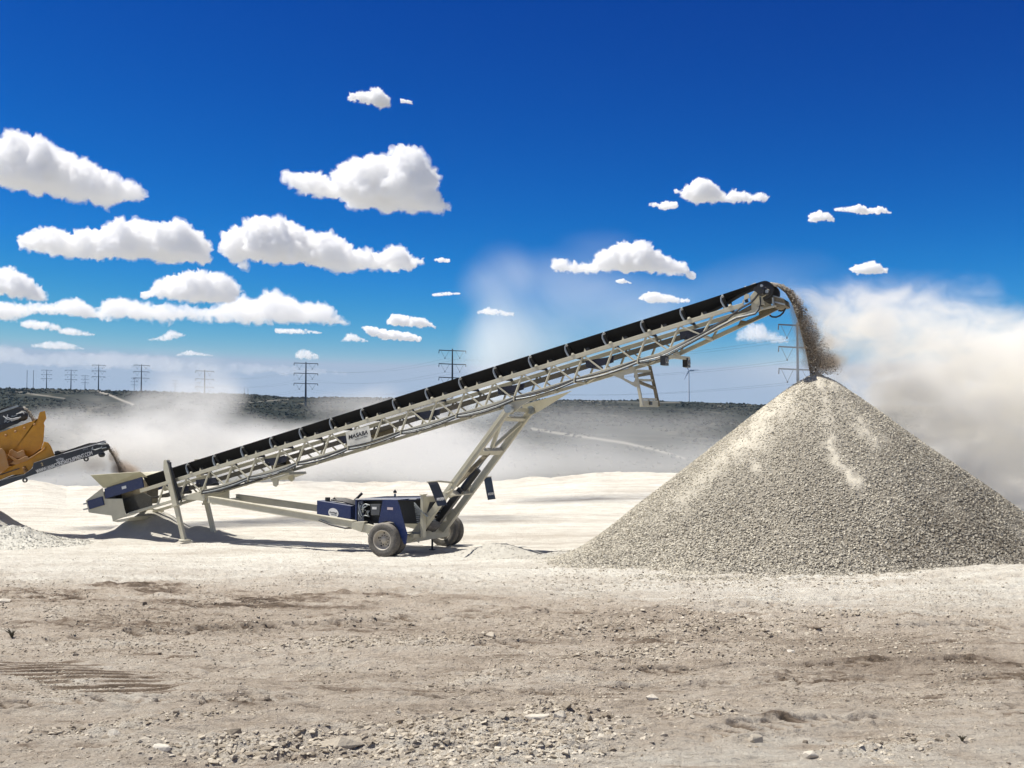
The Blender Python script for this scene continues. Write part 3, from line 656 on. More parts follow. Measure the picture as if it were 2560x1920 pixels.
# belt: trough on top, round the head pulley, flat strand back inside the truss
bq = MB(); prof = [(-.50, .50), (-.47, .47), (-.34, .32), (-.20, .17), (0, .16), (.20, .17), (.34, .32), (.47, .47), (.50, .50)]
PC = (11.30, 7.80); PR = .275; secs = []
for i in range(60):
    s = -10.9+(PC[0]-.07+10.9)*i/59; f = sst(9.3, 11.2, np.array(s)).item(); ca = .255
    top = PC[1]+PR-(PC[0]-s)*.262
    secs.append([(s, t_, (ht(s)+h_)*(1-f)+top*f) for t_, h_ in prof])
for a in np.linspace(85, -100, 22):
    a = math.radians(a); secs.append([(PC[0]+PR*math.cos(a), t_, PC[1]+PR*math.sin(a)) for t_, h_ in prof])
n_ = len(prof); vs = []; fs = []
for off in (0, 1):
    for i, sec in enumerate(secs):
        for (x, y, z) in sec:
            if i < 60: vs.append((x, y, z-.016*off))
            else: vs.append((x-(x-PC[0])*.06*off, y, z-(z-PC[1])*.06*off))
M_ = len(secs); idx = lambda o, i, j: o*M_*n_+i*n_+j
for i in range(M_-1):
    for j in range(n_-1):
        fs.append((idx(0, i, j), idx(0, i+1, j), idx(0, i+1, j+1), idx(0, i, j+1))); fs.append((idx(1, i, j), idx(1, i, j+1), idx(1, i+1, j+1), idx(1, i+1, j)))
    for j in (0, n_-1): fs.append((idx(0, i, j), idx(1, i, j), idx(1, i+1, j), idx(0, i+1, j)))
bq.add(vs, fs, 0, False); belt = bq.build('belt', BELT, st)
MB().beam((-10.6, 0, ht(-10.6)-.34), (9.9, 0, ht(9.9)-.28), .92, .018, up=(-.25, 0, 1)).beam((9.9, 0, ht(9.9)-.28), (11.15, 0, PC[1]-PR-.01), .92, .018, up=(-.25, 0, 1)).build('return_belt', RETB, st)
MB().tube([(PC[0], -.48, PC[1]), (PC[0], .48, PC[1])], .255, 28).build('head_pulley', BLACK, st)
# carrying idlers
def make_idler():
    r = empty('idler'); r.parent = st; c = .255
    MB().beam((0, -.62, .085), (0, .62, .085), .07, .05).build('cross_bar', BLACK, r)
    for sg in (-1, 1):
        pts = [(.02, sg*.60, .06), (-.02, sg*.60, .16), (-.05, sg*.585, .30), (-.03, sg*.575, .40), (.03, sg*.57, .455), (.05, sg*.565, .44)]
        MB().tube(pts, [.032, .026, .024, .022, .022, .018], 8).tube([(.02, sg*.575, .06), (-.045, sg*.56, .38)], .014, 6).build('bracket', GALV if sg < 0 else BLACK, r)
    for a, b in (((0, -.17, .10), (0, .17, .10)), ((0, -.21, .12), (0, -.49, .43)), ((0, .21, .12), (0, .49, .43))):
        MB().tube([a, b], .05, 12).build('roller', BLACK, r)
    MB().box(.10, .24, -.66, -.60, .06, .075).tube([(.17, -.64, .075), (.17, -.64, .125)], [.055, .035], 10).build('bolt_shoe', CREAM, r)
    q = MB().prism([(.52, .06), (.60, .06), (.57, .16)], -.63, -.60, 0).box(.60, .68, -.60, -.48, .055, .15, 1); q.build('gusset', [CREAM, BLACK], r)
    return r
id0 = make_idler(); al = math.atan(.262)
for k in range(17):
    s = 10.22-1.19*k if k < 16 else -8.78
    o = id0 if k == 0 else copy_tree(id0, st)
    o.location = (s, 0, ht(s)); o.rotation_euler = (0, -al, 0)
GUARD = worn('dark_guard_paint', (.002, .004, .018), .5, dust_amt=.3, spot=.05)
# return rollers with guards
for k in range(-4, 4):
    s = .3+2.9*k if k > -4 else -9.6
    h = ht(s)-.40
    r = MB().tube([(s, -.52, h), (s, .52, h)], .06, 12).build('return_roller', BLACK, st)
    MB().prism([(s-.15, h+.17), (s+.75, h+.28), (s+.72, h+.10), (s+.1, h-.06), (s-.12, h-.04)], -.50, -.44).build('guard', GUARD, r)
def poly(pts, t): return [(LP(x, y, t)[0], LP(x, y, t)[2]) for x, y in pts]
z2 = lambda L: [(200+x*.16275, 1140+y*.16275) for x, y in L]
z3 = lambda L: [(780+x*.12658, 1190+y*.12658) for x, y in L]
z4 = lambda L: [(980+x*.13264, 1180+y*.13264) for x, y in L]
z5 = lambda L: [(1520+x*.1085, 860+y*.1085) for x, y in L]
z6 = lambda L: [(1820+x*.1085, 680+y*.1085) for x, y in L]
z7 = lambda L: [(840+x*.09946, 1030+y*.09946) for x, y in L]
def text(body, size, mat, parent, loc, rot, name='lettering', extrude=.004, shear=0, width=None, sx=1):
    cu = bpy.data.curves.new(name, 'FONT'); cu.body = body; cu.size = size; cu.extrude = extrude; cu.shear = shear; cu.offset = size*.012
    cu.space_character = .95; o = bpy.data.objects.new(name, cu); COL.objects.link(o)
    dg = bpy.context.evaluated_depsgraph_get(); me = bpy.data.meshes.new_from_object(o.evaluated_get(dg)); bpy.data.objects.remove(o)
    me.materials.clear(); me.materials.append(mat); me.name = name
    if width:
        xs = [v.co.x for v in me.vertices]; k = width/(max(xs)-min(xs))
        for v in me.vertices: v.co.x = (v.co.x-min(xs))*k
    o = bpy.data.objects.new(name, me); link(o, parent); o.location = loc; o.rotation_euler = rot; return o
# sign board
sg_ = MB().prism(poly(z7([(243, 512), (832, 345), (895, 700), (870, 735), (300, 880)]), -.67), -.685, -.67).build('sign_board', worn('sign_paint', (.66, .65, .58), .5, dust_amt=.1, spot=.05), st)
a0 = LP(*z7([(318, 690)])[0], -.69); a1 = LP(*z7([(800, 552)])[0], -.69); an = math.atan2(a1[2]-a0[2], a1[0]-a0[0])
text('MASABA', .19, INK, sg_, (a0[0], -.689, a0[2]), (math.pi/2, -an, 0), shear=.25, width=math.hypot(a1[0]-a0[0], a1[2]-a0[2]))
a0 = LP(*z7([(470, 700)])[0], -.69); a1 = LP(*z7([(785, 603)])[0], -.69)
qq = MB()
for j in range(22):
    if j in (7, 15): continue
    f0, f1 = j/22, (j+.7)/22; qq.beam((a0[0]+(a1[0]-a0[0])*f0, -.689, a0[2]+(a1[2]-a0[2])*f0), (a0[0]+(a1[0]-a0[0])*f1, -.689, a0[2]+(a1[2]-a0[2])*f1), .006, .016)
qq.build('small_print', INK, sg_)
# return-belt guards seen inside the truss
MB().prism(poly(z7([(870, 490), (1210, 380), (1380, 335), (1440, 400), (1465, 545), (900, 700)]), .5), .48, .5).build('guard_plate', BROWN_STEEL, st)
MB().prism(poly([(676, 1150), (712, 1138), (728, 1158), (722, 1166), (682, 1176)], .5), .46, .5).build('guard_plate', BROWN_STEEL, st)
MB().prism(poly([(690, 1196), (722, 1187), (735, 1180), (737, 1186), (691, 1201)], -.2), -.5, .5).prism(poly([(680, 1199), (694, 1196), (693, 1212), (688, 1217), (683, 1214)], -.5), -.5, -.42).prism(poly([(722, 1189), (737, 1183), (737, 1198), (731, 1204), (725, 1199)], .1), .02, .1).build('hitch_bracket', CREAM, st)
# feed hopper at the tail
hp = empty('feed_hopper'); hp.parent = st
body = poly(z2([(95, 685), (350, 487), (385, 655), (655, 655), (705, 895), (860, 868), (860, 895), (670, 945), (510, 1000), (490, 915), (140, 868)]), -.72)
MB().prism(body, -.74, -.72).build('side_plate', CREAM, hp, .006); MB().prism(body, .72, .74).build('side_plate', CREAM, hp, .006)
pn = poly(z2([(385, 500), (960, 320), (985, 480), (400, 655)]), -.76)
e1 = MB().prism(pn, -.80, -.745).build('rubber_seal_panel', NAVY, hp, .008); MB().prism(pn, .745, .80).build('rubber_seal_panel', NAVY, hp, .008)
d0 = LP(*z2([(640, 492)])[0], -.81); d1 = LP(*z2([(722, 505)])[0], -.81)
MB().beam((d0[0], -.803, d0[2]), (d0[0]+.2, -.803, d0[2]+.045), .006, .10).build('sticker', WHT, e1)
MB().prism(poly(z2([(115, 690), (345, 622), (375, 752), (150, 820)]), -.76), -.79, -.742).build('inspection_cover', NAVY, hp, .01)
lo = [LP(*p, -.76) for p in z2([(365, 487), (960, 312)])]; up_ = [LP(*p, -1.22) for p in z2([(165, 290), (925, 238)])]
def plate(pts, th, name, mat, parent):
    nrm = (Vector(pts[1])-Vector(pts[0])).cross(Vector(pts[-1])-Vector(pts[0])).normalized()*th
    n = len(pts); vs = [Vector(p) for p in pts]+[Vector(p)+nrm for p in pts]
    return MB().add(vs, [tuple(range(n)), tuple(range(2*n-1, n-1, -1))]+[(i, (i+1) % n, (i+1) % n+n, i+n) for i in range(n)]).build(name, mat, parent)
mir = lambda p: (p[0], -p[1], p[2])
plate([lo[0], lo[1], up_[1], up_[0]], .02, 'flare', OLIVE, hp); plate([mir(p) for p in (lo[0], lo[1], up_[1], up_[0])], .02, 'flare', OLIVE, hp)
plate([lo[0], up_[0], mir(up_[0]), mir(lo[0])], .02, 'flare', OLIVE, hp)
cr_ = LP(*z2([(1035, 322)])[0], -.76); plate([lo[1], cr_, up_[1]], .02, 'flare', OLIVE, hp)
MB().prism(poly(z2([(655, 665), (985, 560), (1095, 625), (1112, 775), (712, 892)]), -.35), -.37, -.35).prism(poly(z2([(655, 665), (985, 560), (1095, 625), (1112, 775), (712, 892)]), .40), .38, .40).build('inner_skirt', worn('dark_skirt', (.045, .042, .032), .8, dust_amt=.3, spot=.12), hp)
MB().prism([(LP(*z2([(385, 655)])[0], -.7)[0], 2.0), (-10.9, 2.15), (-10.9, 1.25), (-13.0, 1.1), (-13.1, 1.5)], -.3, .3).build('loading_chute', BROWN_STEEL, hp)
a = LP(*z2([(490, 1000)])[0], -.7); b = LP(*z2([(790, 962)])[0], -.7)
MB().prism([(a[0], a[2]), (b[0], b[2]+.05), (b[0]-.2, b[2]-.10), (a[0]+.3, a[2]-.03)], -.72, .72).build('skid', CREAM, hp)
MB().tube([(-12.3, -.6, 1.45), (-12.3, .6, 1.45)], .25, 20).build('tail_pulley', BLACK, hp)
for y_ in (738, 822):
    a = LP(*z2([(60, y_)])[0], -.6); b = LP(*z2([(125, y_-18)])[0], -.6); MB().beam((a[0], -.62, a[2]), (b[0]+.15, -.62, b[2]+.02), .03, .05).build('take_up_bolt', GALV, hp)
# telescopic support legs near the tail
for t in (-.82, .82):
    sl = empty('support_leg'); sl.parent = st
    P = lambda h: (-9.54+(2.67-h)*.305, t, h)
    q = MB().beam(P(2.62), P(1.28), .17, .20, up=(1, 0, 0)).prism([(P(2.62)[0]-.12, 2.55), (P(2.9)[0]-.02, 2.86), (P(2.9)[0]+.10, 2.86), (P(2.62)[0]+.12, 2.60), (P(2.1)[0]+.12, 2.05), (P(2.1)[0]-.12, 2.05)], t-.09, t+.09)
    q.build('outer_tube', CREAM, sl, .01)
    MB().beam(P(1.32), P(.10), .13, .155, up=(1, 0, 0)).build('inner_tube', CREAM, sl, .008)
    MB().beam(P(1.30), P(1.24), .24, .27, up=(1, 0, 0)).build('collar', CREAM, sl, .005)
    x = P(.08)[0]; MB().lathe([(.0, .05), (.20, .05), (.22, .0), (.0, 0)], (x+.03, t, .06), 'z', 20).build('foot_plate', CREAM, sl)
    if t < 0:
        a = P(2.7); c_ = P(1.35)
        MB().tube([(a[0]+.17, t-.03, 2.78), (a[0]+.22, t-.05, 2.55), (P(2)[0]+.22, t-.04, 2.0), (P(1.5)[0]+.20, t, 1.5)], .03, 8).tube([(a[0]+.10, t-.1, 2.8), (a[0]+.26, t-.1, 2.66), (P(2.2)[0]+.30, t-.05, 2.1), (P(1.4)[0]+.25, t+.02, 1.42)], .016, 6).build('hose', HOSE, sl)
        MB().tube([(a[0]+.14, t+.03, 2.6), (P(1.45)[0]+.17, t+.03, 1.45)], .045, 12).build('jack_cylinder', BLACK, sl)
# gusset at the swing-arm joint, draft arms
for t in (-.68, .66): MB().prism(poly([(452, 1247), (505, 1229), (512, 1231), (512, 1251), (506, 1252)], -.68), t-.02, t+.02).build('joint_gusset', CREAM, st)
for t0, t1 in ((-.78, -1.32), (.72, 1.32)):
    da = empty('draft_arm'); da.parent = st
    a = (-7.72, t0, 1.50); b = (-1.55, t1, .88); c_ = (-.15, t1*.97, .60)
    q = MB().beam(a, b, .14, .20).beam((a[0]+.02, a[1], a[2]+.115), (b[0], b[1], b[2]+.115), .22, .03); q.build('arm_beam', CREAM, da, .008)
    q = MB().prism([(b[0]-.06, b[2]+.09), (b[0]+.42, b[2]+.12), (b[0]+.30, b[2]-.22), (b[0]-.06, b[2]-.12)], t1-.10, t1+.10).beam((b[0]+.25, t1, b[2]-.06), c_, .16, .28); q.build('arm_end', CREAM, da, .008)
    if t0 < 0:
        a2 = (b[0]+.5, t1-.02, b[2]-.25); MB().tube([(a2[0], t1-.05, .62), (a2[0]+.06, t1-.05, .50), (a2[0]+.16, t1-.05, .47), (a2[0]+.25, t1-.05, .56)], .013, 6).build('chain_loop', HOSE, da)
        MB().tube([(-2.9, t1+.0, .98), (-2.4, t1-.02, .84), (-1.9, t1-.02, .76), (-1.6, t1-.02, .78)], .03, 6).build('hose', HOSE, da)
MB().beam((-7.6, -.72, 1.42), (-7.6, .72, 1.42), .16, .16).build('cross_member', CREAM, st)
# wheels
def make_wheel():
    r = empty('wheel'); r.parent = st
    W = .135; pr_ = [(.30, -W*.80), (.33, -W*.95), (.40, -W*1.02), (.47, -W*.98), (.505, -W*.80), (.525, -W*.55), (.525, -W*.50), (.512, -W*.47), (.512, -W*.40), (.527, -W*.37), (.528, -W*.08), (.514, -W*.05), (.514, W*.05), (.528, W*.08), (.527, W*.37), (.512, W*.40), (.512, W*.47), (.525, W*.50), (.525, W*.55), (.505, W*.80), (.47, W*.98), (.40, W*1.02), (.33, W*.95), (.30, W*.80)]
    MB().lathe(pr_, (0, 0, 0), 'y', 56).build('tyre', TYRE, r)
    MB().lathe([(.315, -W*.92), (.30, -W*.95), (.285, -W*.85), (.275, -W*.2), (.26, W*.15), (.20, W*.25), (.12, W*.05), (.10, -W*.05), (.095, -W*.35), (.05, -W*.40), (0, -W*.40)], (0, 0, 0), 'y', 44).lathe([(.315, W*.92), (.30, W*.95), (.28, W*.85), (.272, W*.3), (.0, W*.3)], (0, 0, 0), 'y', 44).build('rim', RIM, r)
    q = MB()
    for k in range(10):
        a = math.radians(36*k+10); q.tube([(.145*math.cos(a), .02, .145*math.sin(a)), (.145*math.cos(a), -.02, .145*math.sin(a))], .014, 6)
    q.build('wheel_nuts', BLACK, r)
    q = MB()
    for k in (0, 1, 2, 3, 4):
        a = math.radians(72*k+165); q.tube([(.215*math.cos(a), .034, .215*math.sin(a)), (.215*math.cos(a), .026, .215*math.sin(a))], .030, 14)
    q.build('hand_hole', BLACK, r); return r
w0 = make_wheel()
for i, t in enumerate((-2.20, -1.80, 1.80, 2.20)):
    o = w0 if i == 0 else copy_tree(w0, st); o.location = (.03, t, .53 if t < 0 else .50); o.rotation_euler = (0, .5*i, 0 if t < 0 else math.pi)
MB().tube([(.03, -2.1, .53), (.03, -1.35, .53)], .075, 14).tube([(.03, 1.35, .5), (.03, 2.1, .5)], .075, 14).beam((.22, -1.5, .52), (.22, 1.5, .50), .34, .30).build('axle_beam', CREAM, st, .01)
MB().tube([(.35, .35, .40), (.35, .35, .03)], .035, 10).box(.27, .43, .27, .43, .0, .03).build('parking_jack', BLACK, st)
# lift frame
LA = Vector((.44, 0, .60)); LB = Vector((3.62, 0, 4.53)); LD = (LB-LA).normalized(); LN = Vector((-LD.z, 0, LD.x))
Lp = lambda f, t, n=0: (LA+(LB-LA)*f+LN*n)+Vector((0, t, 0))
for t in (-.90, .90):
    q = MB().beam(Lp(0, t), Lp(1, t), .16, .20, up=LN).beam(Lp(.33, t, .0), Lp(.97, t, 0), .20, .03, up=LN); q.build('lift_leg', CREAM, st, .01)
    MB().tube([Lp(1.0, t-.10), Lp(1.0, t+.10)], .13, 18).build('pivot_pin', GALV, st)
    MB().beam(Lp(.0, t*.98, .02), Lp(.16, t*.98, .02), .24, .26, up=LN).build('leg_socket', CREAM, st, .01)
MB().beam(Lp(.665, -.84), Lp(.665, .84), .18, .16, up=LN).build('cross_member', CREAM, st, .006)
MB().beam(Lp(.925, -.84), Lp(.925, .84), .12, .10, up=LN).build('cross_member', CREAM, st, .006)
MB().beam(Lp(.70, -.05), Lp(.90, -.80), .10, .10, up=LN).build('diagonal_brace', CREAM, st); MB().beam(Lp(.70, .05), Lp(.90, .80), .10, .10, up=LN).build('diagonal_brace', CREAM, st)
q = MB().beam(Lp(.33, -.9), Lp(.33, .9), .05, .22, up=LN).beam(Lp(.30, -.5), Lp(.38, .55), .06, .06, up=LN).beam(Lp(.42, .1), Lp(.33, .7), .06, .06, up=LN); q.build('locking_frame', CREAM, st)
MB().beam(Lp(.02, 0), Lp(.36, 0), .22, .20, up=LN).build('inner_leg', BLACK, st, .01)
MB().tube([Lp(.36, .12), Lp(.52, .12)], .12, 16).build('lift_cylinder', BLACK, st); MB().tube([Lp(.52, .12), Lp(.66, .12)], .016, 8).tube([Lp(.52, .12, .03), Lp(.66, .12, .0)], .012, 6).build('cylinder_rod', GALV, st)
MB().beam(Lp(.66, -.05, -.02), Lp(.40, -.72, -.02), .12, .12, up=LN).build('inner_leg', BROWN_STEEL, st)
q = MB()
for k in range(9): q.beam(Lp(.01+.012*k, -.5+.11*k), Lp(.10+.014*(k % 4), -.40+.10*k, .05), .05+.01*(k % 3), .06)
q.build('hydraulic_block', BLACK, st)
# truss-side brackets of the lift frame
MB().prism([(3.35, 4.50), (3.62, 4.36), (3.95, 4.62), (4.6, 4.99), (3.3, 4.68)], -.70, -.66).build('pivot_bracket', CREAM, st); MB().prism([(3.35, 4.50), (3.62, 4.36), (3.95, 4.52), (5.0, 5.12), (3.3, 4.68)], .86, .90).beam((3.5, -.68, 4.52), (3.5, .88, 4.52), .12, .12).build('pivot_bracket', CREAM, st)
# mud flaps
def flap(edge, t0, t1):
    P = [LP(x, y, t0) for x, y in edge]; q = MB(); n = 9; S_ = [p[0] for p in P]; H_ = [p[2] for p in P]; hs_ = np.linspace(H_[0], H_[-1], n); ss_ = np.interp(-hs_, [-h for h in H_], S_)
    vs = []
    for d in (0, .012):
        for s_, h_ in zip(ss_, hs_): vs += [(s_+d, t0, h_), (s_+d, t1, h_)]
    m = 2*n; fs = []
    for i in range(n-1):
        a = 2*i; fs += [(a, a+1, a+3, a+2), (m+a, m+a+2, m+a+3, m+a+1), (a, a+2, m+a+2, m+a), (a+1, m+a+1, m+a+3, a+3)]
    fs += [(0, m, m+1, 1), (2*n-2, 2*n-1, m+2*n-1, m+2*n-2)]
    o = q.add(vs, fs).build('mud_flap', worn('flap_rubber', (.012, .017, .024), .5, dust_amt=.4, spot=.03), st)
    sl = math.atan2(ss_[-1]-ss_[-3], hs_[-3]-hs_[-1]); k = .22
    lx = np.interp(-(hs_[-1]+.16), -hs_, ss_)
    text('MASABA', .13, WHT, o, (lx+.016, t0+.06, hs_[-1]+.15), (math.pi/2-sl*.0, 0, math.pi/2), shear=.2, width=(t1-t0)-.12, extrude=.003)
    return o
flap([(1068, 1205), (1073, 1213), (1083, 1238), (1094, 1265.5)], -2.30, -1.68)
flap([(1208.5, 1193), (1211, 1205), (1215, 1228), (1219.5, 1250)], 1.75, 2.35)
a = LP(1068, 1205, -2.3); MB().beam((a[0], -2.3, a[2]), (a[0], -1.55, a[2]+.0), .05, .03).beam((a[0], -1.6, a[2]), Lp(.42, -.95), .05, .05).beam((a[0]+.35, -1.3, a[2]-.25), Lp(.34, -.95), .04, .04).build('flap_arm', CREAM, st)
a = LP(1208.5, 1193, 1.75); MB().beam((a[0], 2.35, a[2]), (a[0], 1.6, a[2]), .05, .03).beam((a[0], 1.65, a[2]), Lp(.53, .95), .05, .10).build('flap_arm', CREAM, st)
# power unit: tank, engine compartment, wheel guard, radiator portal
pu = empty('power_unit'); pu.parent = st
tk = MB().prism(poly([(792, 1251), (877, 1265), (877, 1305), (792, 1288)], -1.16), -1.16, -.72).build('hydraulic_tank', NAVY, pu, .012)
c0 = LP(833.5, 1282.5, -1.17); q = MB(); vs = [(c0[0]+.19*math.cos(a), -1.166, c0[2]+.155*math.sin(a)-.02*math.cos(a)) for a in np.linspace(0, 2*math.pi, 33)[:-1]]; vs += [(x, -1.172, z) for x, y, z in vs]
q.add(vs, [tuple(range(32)), tuple(range(63, 31, -1))]+[(i, (i+1) % 32, (i+1) % 32+32, i+32) for i in range(32)]); ov = q.build('oval_badge', WHT, tk)
text('KonWeigh', .075, INK, ov, (c0[0]-.15, -1.175, c0[2]+.005), (math.pi/2, .11, 0), width=.29, shear=.25, extrude=.002)
MB().beam((c0[0]-.08, -1.174, c0[2]-.045), (c0[0]+.12, -1.174, c0[2]-.07), .004, .018).build('lettering', INK, ov)
T_ = LP(792, 1251, -1.1)
q = MB().tube([(T_[0]+.32, -.95, T_[2]-.03), (T_[0]+.32, -.95, T_[2]+.10)], .085, 14).tube([(T_[0]+.5, -.9, T_[2]+.0), (T_[0]+.55, -.9, T_[2]+.09), (T_[0]+.68, -.9, T_[2]+.0)], .035, 8)
q.build('filler_cap', BLACK, tk)
q = MB()
for k in range(5): q.tube([(T_[0]+.45, -.95+.05*k, T_[2]+.02+.01*k), (T_[0]+.9, -.95+.04*k, T_[2]-.02+.02*k), (T_[0]+1.35, -.95+.05*k, T_[2]-.12+.02*k), (T_[0]+1.62, -.9+.03*k, T_[2]-.25)], .03, 8)
q.tube([(T_[0]+1.15, -.7, T_[2]-.04), (T_[0]+1.42, -.62, T_[2]+.24)], .045, 8).build('hose', HOSE, tk)
eb = poly(z3([(905, 500), (905, 470), (1700, 470), (1738, 900), (1230, 960), (905, 930)]), -1.2)
s_l, s_r = -1.55, .62
MB().prism([(s_l, 1.66), (s_r, 1.72), (s_r, .95), (s_l, .90)], -.9, .55).build('engine_block', BLACK, pu)
lid = MB().prism([(s_l-.03, 1.64), (s_l-.03, 1.69), (s_r, 1.755), (s_r, 1.70)], -1.24, .62).build('hood', NAVY, pu, .01)
MB().beam((s_l-.02, -1.25, 1.685), (s_r, -1.25, 1.745), .03, .03).build('hood_edge', WHT, lid)
MB().prism([(s_l-.06, 1.66), (s_l-.0, 1.66), (s_l-.0, .93), (s_l-.06, .93)], -1.22, -.6).build('side_panel', NAVY, pu, .006)
MB().prism(poly(z3([(905, 505), (1010, 490), (1030, 900), (905, 935)]), -1.2), -1.21, -1.18).build('side_panel', worn('grimy_navy', (.03, .038, .07), .5, col2=(.06, .065, .08), dust=(.45, .43, .4), dust_amt=.5, spot=.4), pu, .006)
MB().prism(poly(z3([(1155, 555), (1350, 555), (1330, 775), (1165, 775)]), -1.3), -1.3, -1.16).build('control_box', plain('grey_box', (.085, .09, .095), .5), pu, .01)
a = LP(*z3([(1190, 610)])[0], -1.3); MB().box(a[0], a[0]+.16, -1.305, -1.301, a[2]-.075, a[2]).build('sticker', WHT, pu)
MB().prism(poly(z3([(1010, 900), (1225, 905), (1215, 995), (1060, 960)]), -1.1), -1.15, -1.1).prism(poly(z3([(900, 830), (1150, 860), (1150, 930), (880, 925)]), -1.0), -1.02, -1.0).build('sump_guard', BLACK, pu)
q = MB(); rr = random.Random(4)
for k in range(14):
    a = LP(*z3([(rr.uniform(920, 1150), rr.uniform(510, 850))])[0], -1.22); b = LP(*z3([(rr.uniform(920, 1150), rr.uniform(510, 850))])[0], -1.18)
    q.tube([(a[0], -1.23, a[2]), ((a[0]+b[0])/2, -1.28, (a[2]+b[2])/2+.04), (b[0], -1.2, b[2])], rr.choice([.010, .014, .022]), 6)
q.build('hose', GALV, pu)
fd = poly([(957.5, 1249), (993, 1249.5), (999.5, 1265), (1011, 1310), (1019, 1337), (1015, 1358), (1011, 1362), (1004, 1345), (994, 1318), (984, 1306), (966, 1302), (946, 1311), (950, 1290)], -2.0)
wg = MB().prism(fd, -2.015, -1.985).build('wheel_guard', NAVY, pu)
MB().prism([(fd[0][0], fd[0][1]), (fd[1][0], fd[1][1]), (fd[1][0], fd[1][1]-.02), (fd[0][0], fd[0][1]-.02)], -1.985, -1.2).build('guard_top', NAVY, pu)
a = LP(*z3([(1485, 615)])[0], -2.02); MB().beam((a[0], -2.02, a[2]-.04), (a[0]+.20, -2.02, a[2]-.045), .004, .075).build('sticker', plain('pale_sticker', (.6, .5, .5), .6), wg)
ex = LP(987.5, 1238, -.3); MB().tube([(ex[0], -.3, 1.6), (ex[0], -.3, ex[2]+.05)], .036, 12).build('exhaust_pipe', GALV, pu)
MB().lathe([(.055, .05), (.075, .09), (.0, .17)], (ex[0], -.3, ex[2]+.02), 'z', 4, smooth=False).build('rain_cap', BLACK, pu)
rp = empty('radiator_portal'); rp.parent = pu
sp = .80; pz = .62
for t, z0 in ((-1.12, .55), (.28, .95)):
    q = MB().box(sp-.05, sp+.05, t-.10, t+.10, z0, 1.86).box(sp-.07, sp+.07, t-.14, t+.14, 1.86, 1.89)
    q.build('post', CREAM, rp, .01)
MB().prism([(-1.0, 1.80), (.2, 1.80), (.2, 1.68), (.05, 1.62), (-.75, 1.62), (-1.0, 1.2)], sp-.03, sp+.03, axes='yz').build('top_beam', CREAM, rp, .006)
gl = MB().box(sp-.16, sp-.04, -.78, .12, .98, 1.66).build('radiator', BLACK, rp)
for k in range(4): MB().box(sp-.04, sp-.02, -.60, .10, 1.06+.105*k, 1.078+.105*k).build('grille_bar', WHT, gl)
MB().tube([(sp-.2, -.55, .86), (sp-.1, -.35, .84), (sp-.05, -.05, .86)], [.13, .17, .12], 14).build('silencer', worn('dusty_silencer', (.12, .11, .10), .7, spot=.3), pu)
q = MB()
for k in range(10): q.tube([(sp-.25, -1.25+.02*k, 1.62-.07*k), (sp-.1, -1.3+.03*k, 1.5-.05*k), (sp+.12, -1.15+.07*k, 1.22-.02*k)], [.02, .03, .018][k % 3], 7)
q.build('hose', GALV, pu)
q = MB(); q.tube([(.55, -1.35, .42), (.62, -1.3, .50), (.70, -1.2, .40)], .025, 6).beam((.6, -1.5, .62), (.65, -.9, .60), .14, .10).build('hitch_plate', CREAM, pu)
# folding bracket with work lights under the outer end
fb = empty('rest_bracket'); fb.parent = st
outer = poly(z5([(75, 690), (240, 610), (480, 560), (470, 470), (600, 520), (610, 640), (690, 970), (640, 995), (560, 950), (300, 800), (140, 735)]), -.66)
MB().prism(poly(z5([(75, 690), (240, 610), (480, 585), (470, 480), (600, 520), (615, 660), (500, 690), (365, 720), (370, 790), (300, 802), (140, 735)]), -.66), -.67, -.65).prism(poly(z5([(300, 800), (370, 785), (575, 882), (650, 820), (690, 970), (640, 995), (560, 950)]), -.66), -.668, -.652).build('gusset_plate', CREAM, fb)
MB().prism(poly(z5([(590, 590), (655, 590), (815, 1425), (755, 1425)]), -.62), -.66, -.56).build('bracket_leg', CREAM, fb, .005)
MB().prism(poly(z5([(930, 500), (990, 500), (1200, 1430), (1120, 1430), (1040, 1000)]), .56), .52, .62).build('bracket_leg', BROWN_STEEL, fb, .005)
sb = poly(z5([(790, 1260), (1110, 1275)]), 0)
f_ = lambda y: [LP(*z5([(590+(y-590)*.2, y)])[0], -.60), LP(*z5([(960+(y-500)*.222, y+8)])[0], .56)]
for y, w_ in ((625, .09), (830, .07), (1262, .05)):
    a, b = f_(y); MB().beam(a, b, .05, w_).build('rung', CREAM, fb)
a, b = f_(1370); MB().beam(a, b, .05, .20).build('rung', CREAM, fb, .006)
m_ = [(a[i]+b[i])/2 for i in range(3)]; MB().box(m_[0]+.03, m_[0]+.05, m_[1]-.08, m_[1]+.22, m_[2]-.04, m_[2]+.06).build('slot', BLACK, fb)
a, _ = f_(740); _, b = f_(665); MB().beam(a, b, .06, .09).build('brace', BROWN_STEEL, fb); a, _ = f_(850); _, b = f_(1010); MB().beam(a, b, .08, .08).build('brace', BROWN_STEEL, fb)
lb_ = [LP(*z5([(1270, 268)])[0], -.7), LP(*z5([(1860, 335)])[0], .75)]; lbar = MB().beam(lb_[0], lb_[1], .09, .10).build('light_bar', CREAM, st, .006)
for c_, t in ((z5([(1320, 375)])[0], -.68), (z5([(1828, 425)])[0], .72)):
    p = LP(*c_, t); o = MB().box(p[0]-.10, p[0]+.05, t-.19, t+.19, p[2]-.15, p[2]+.13).build('work_light', BLACK, lbar, .01)
    for dt in (-.085, .085):
        MB().lathe([(.05, 0), (.075, 0), (.075, .01), (.05, .01)], (0, 0, 0), 'z', 18).build('lamp_ring', plain('lamp_chrome', (.45, .45, .45), .3), o); r_ = o.children[-1]
        r_.location = (p[0]+.05, t+dt, p[2]-.01); r_.rotation_euler = (0, math.pi/2, 0)
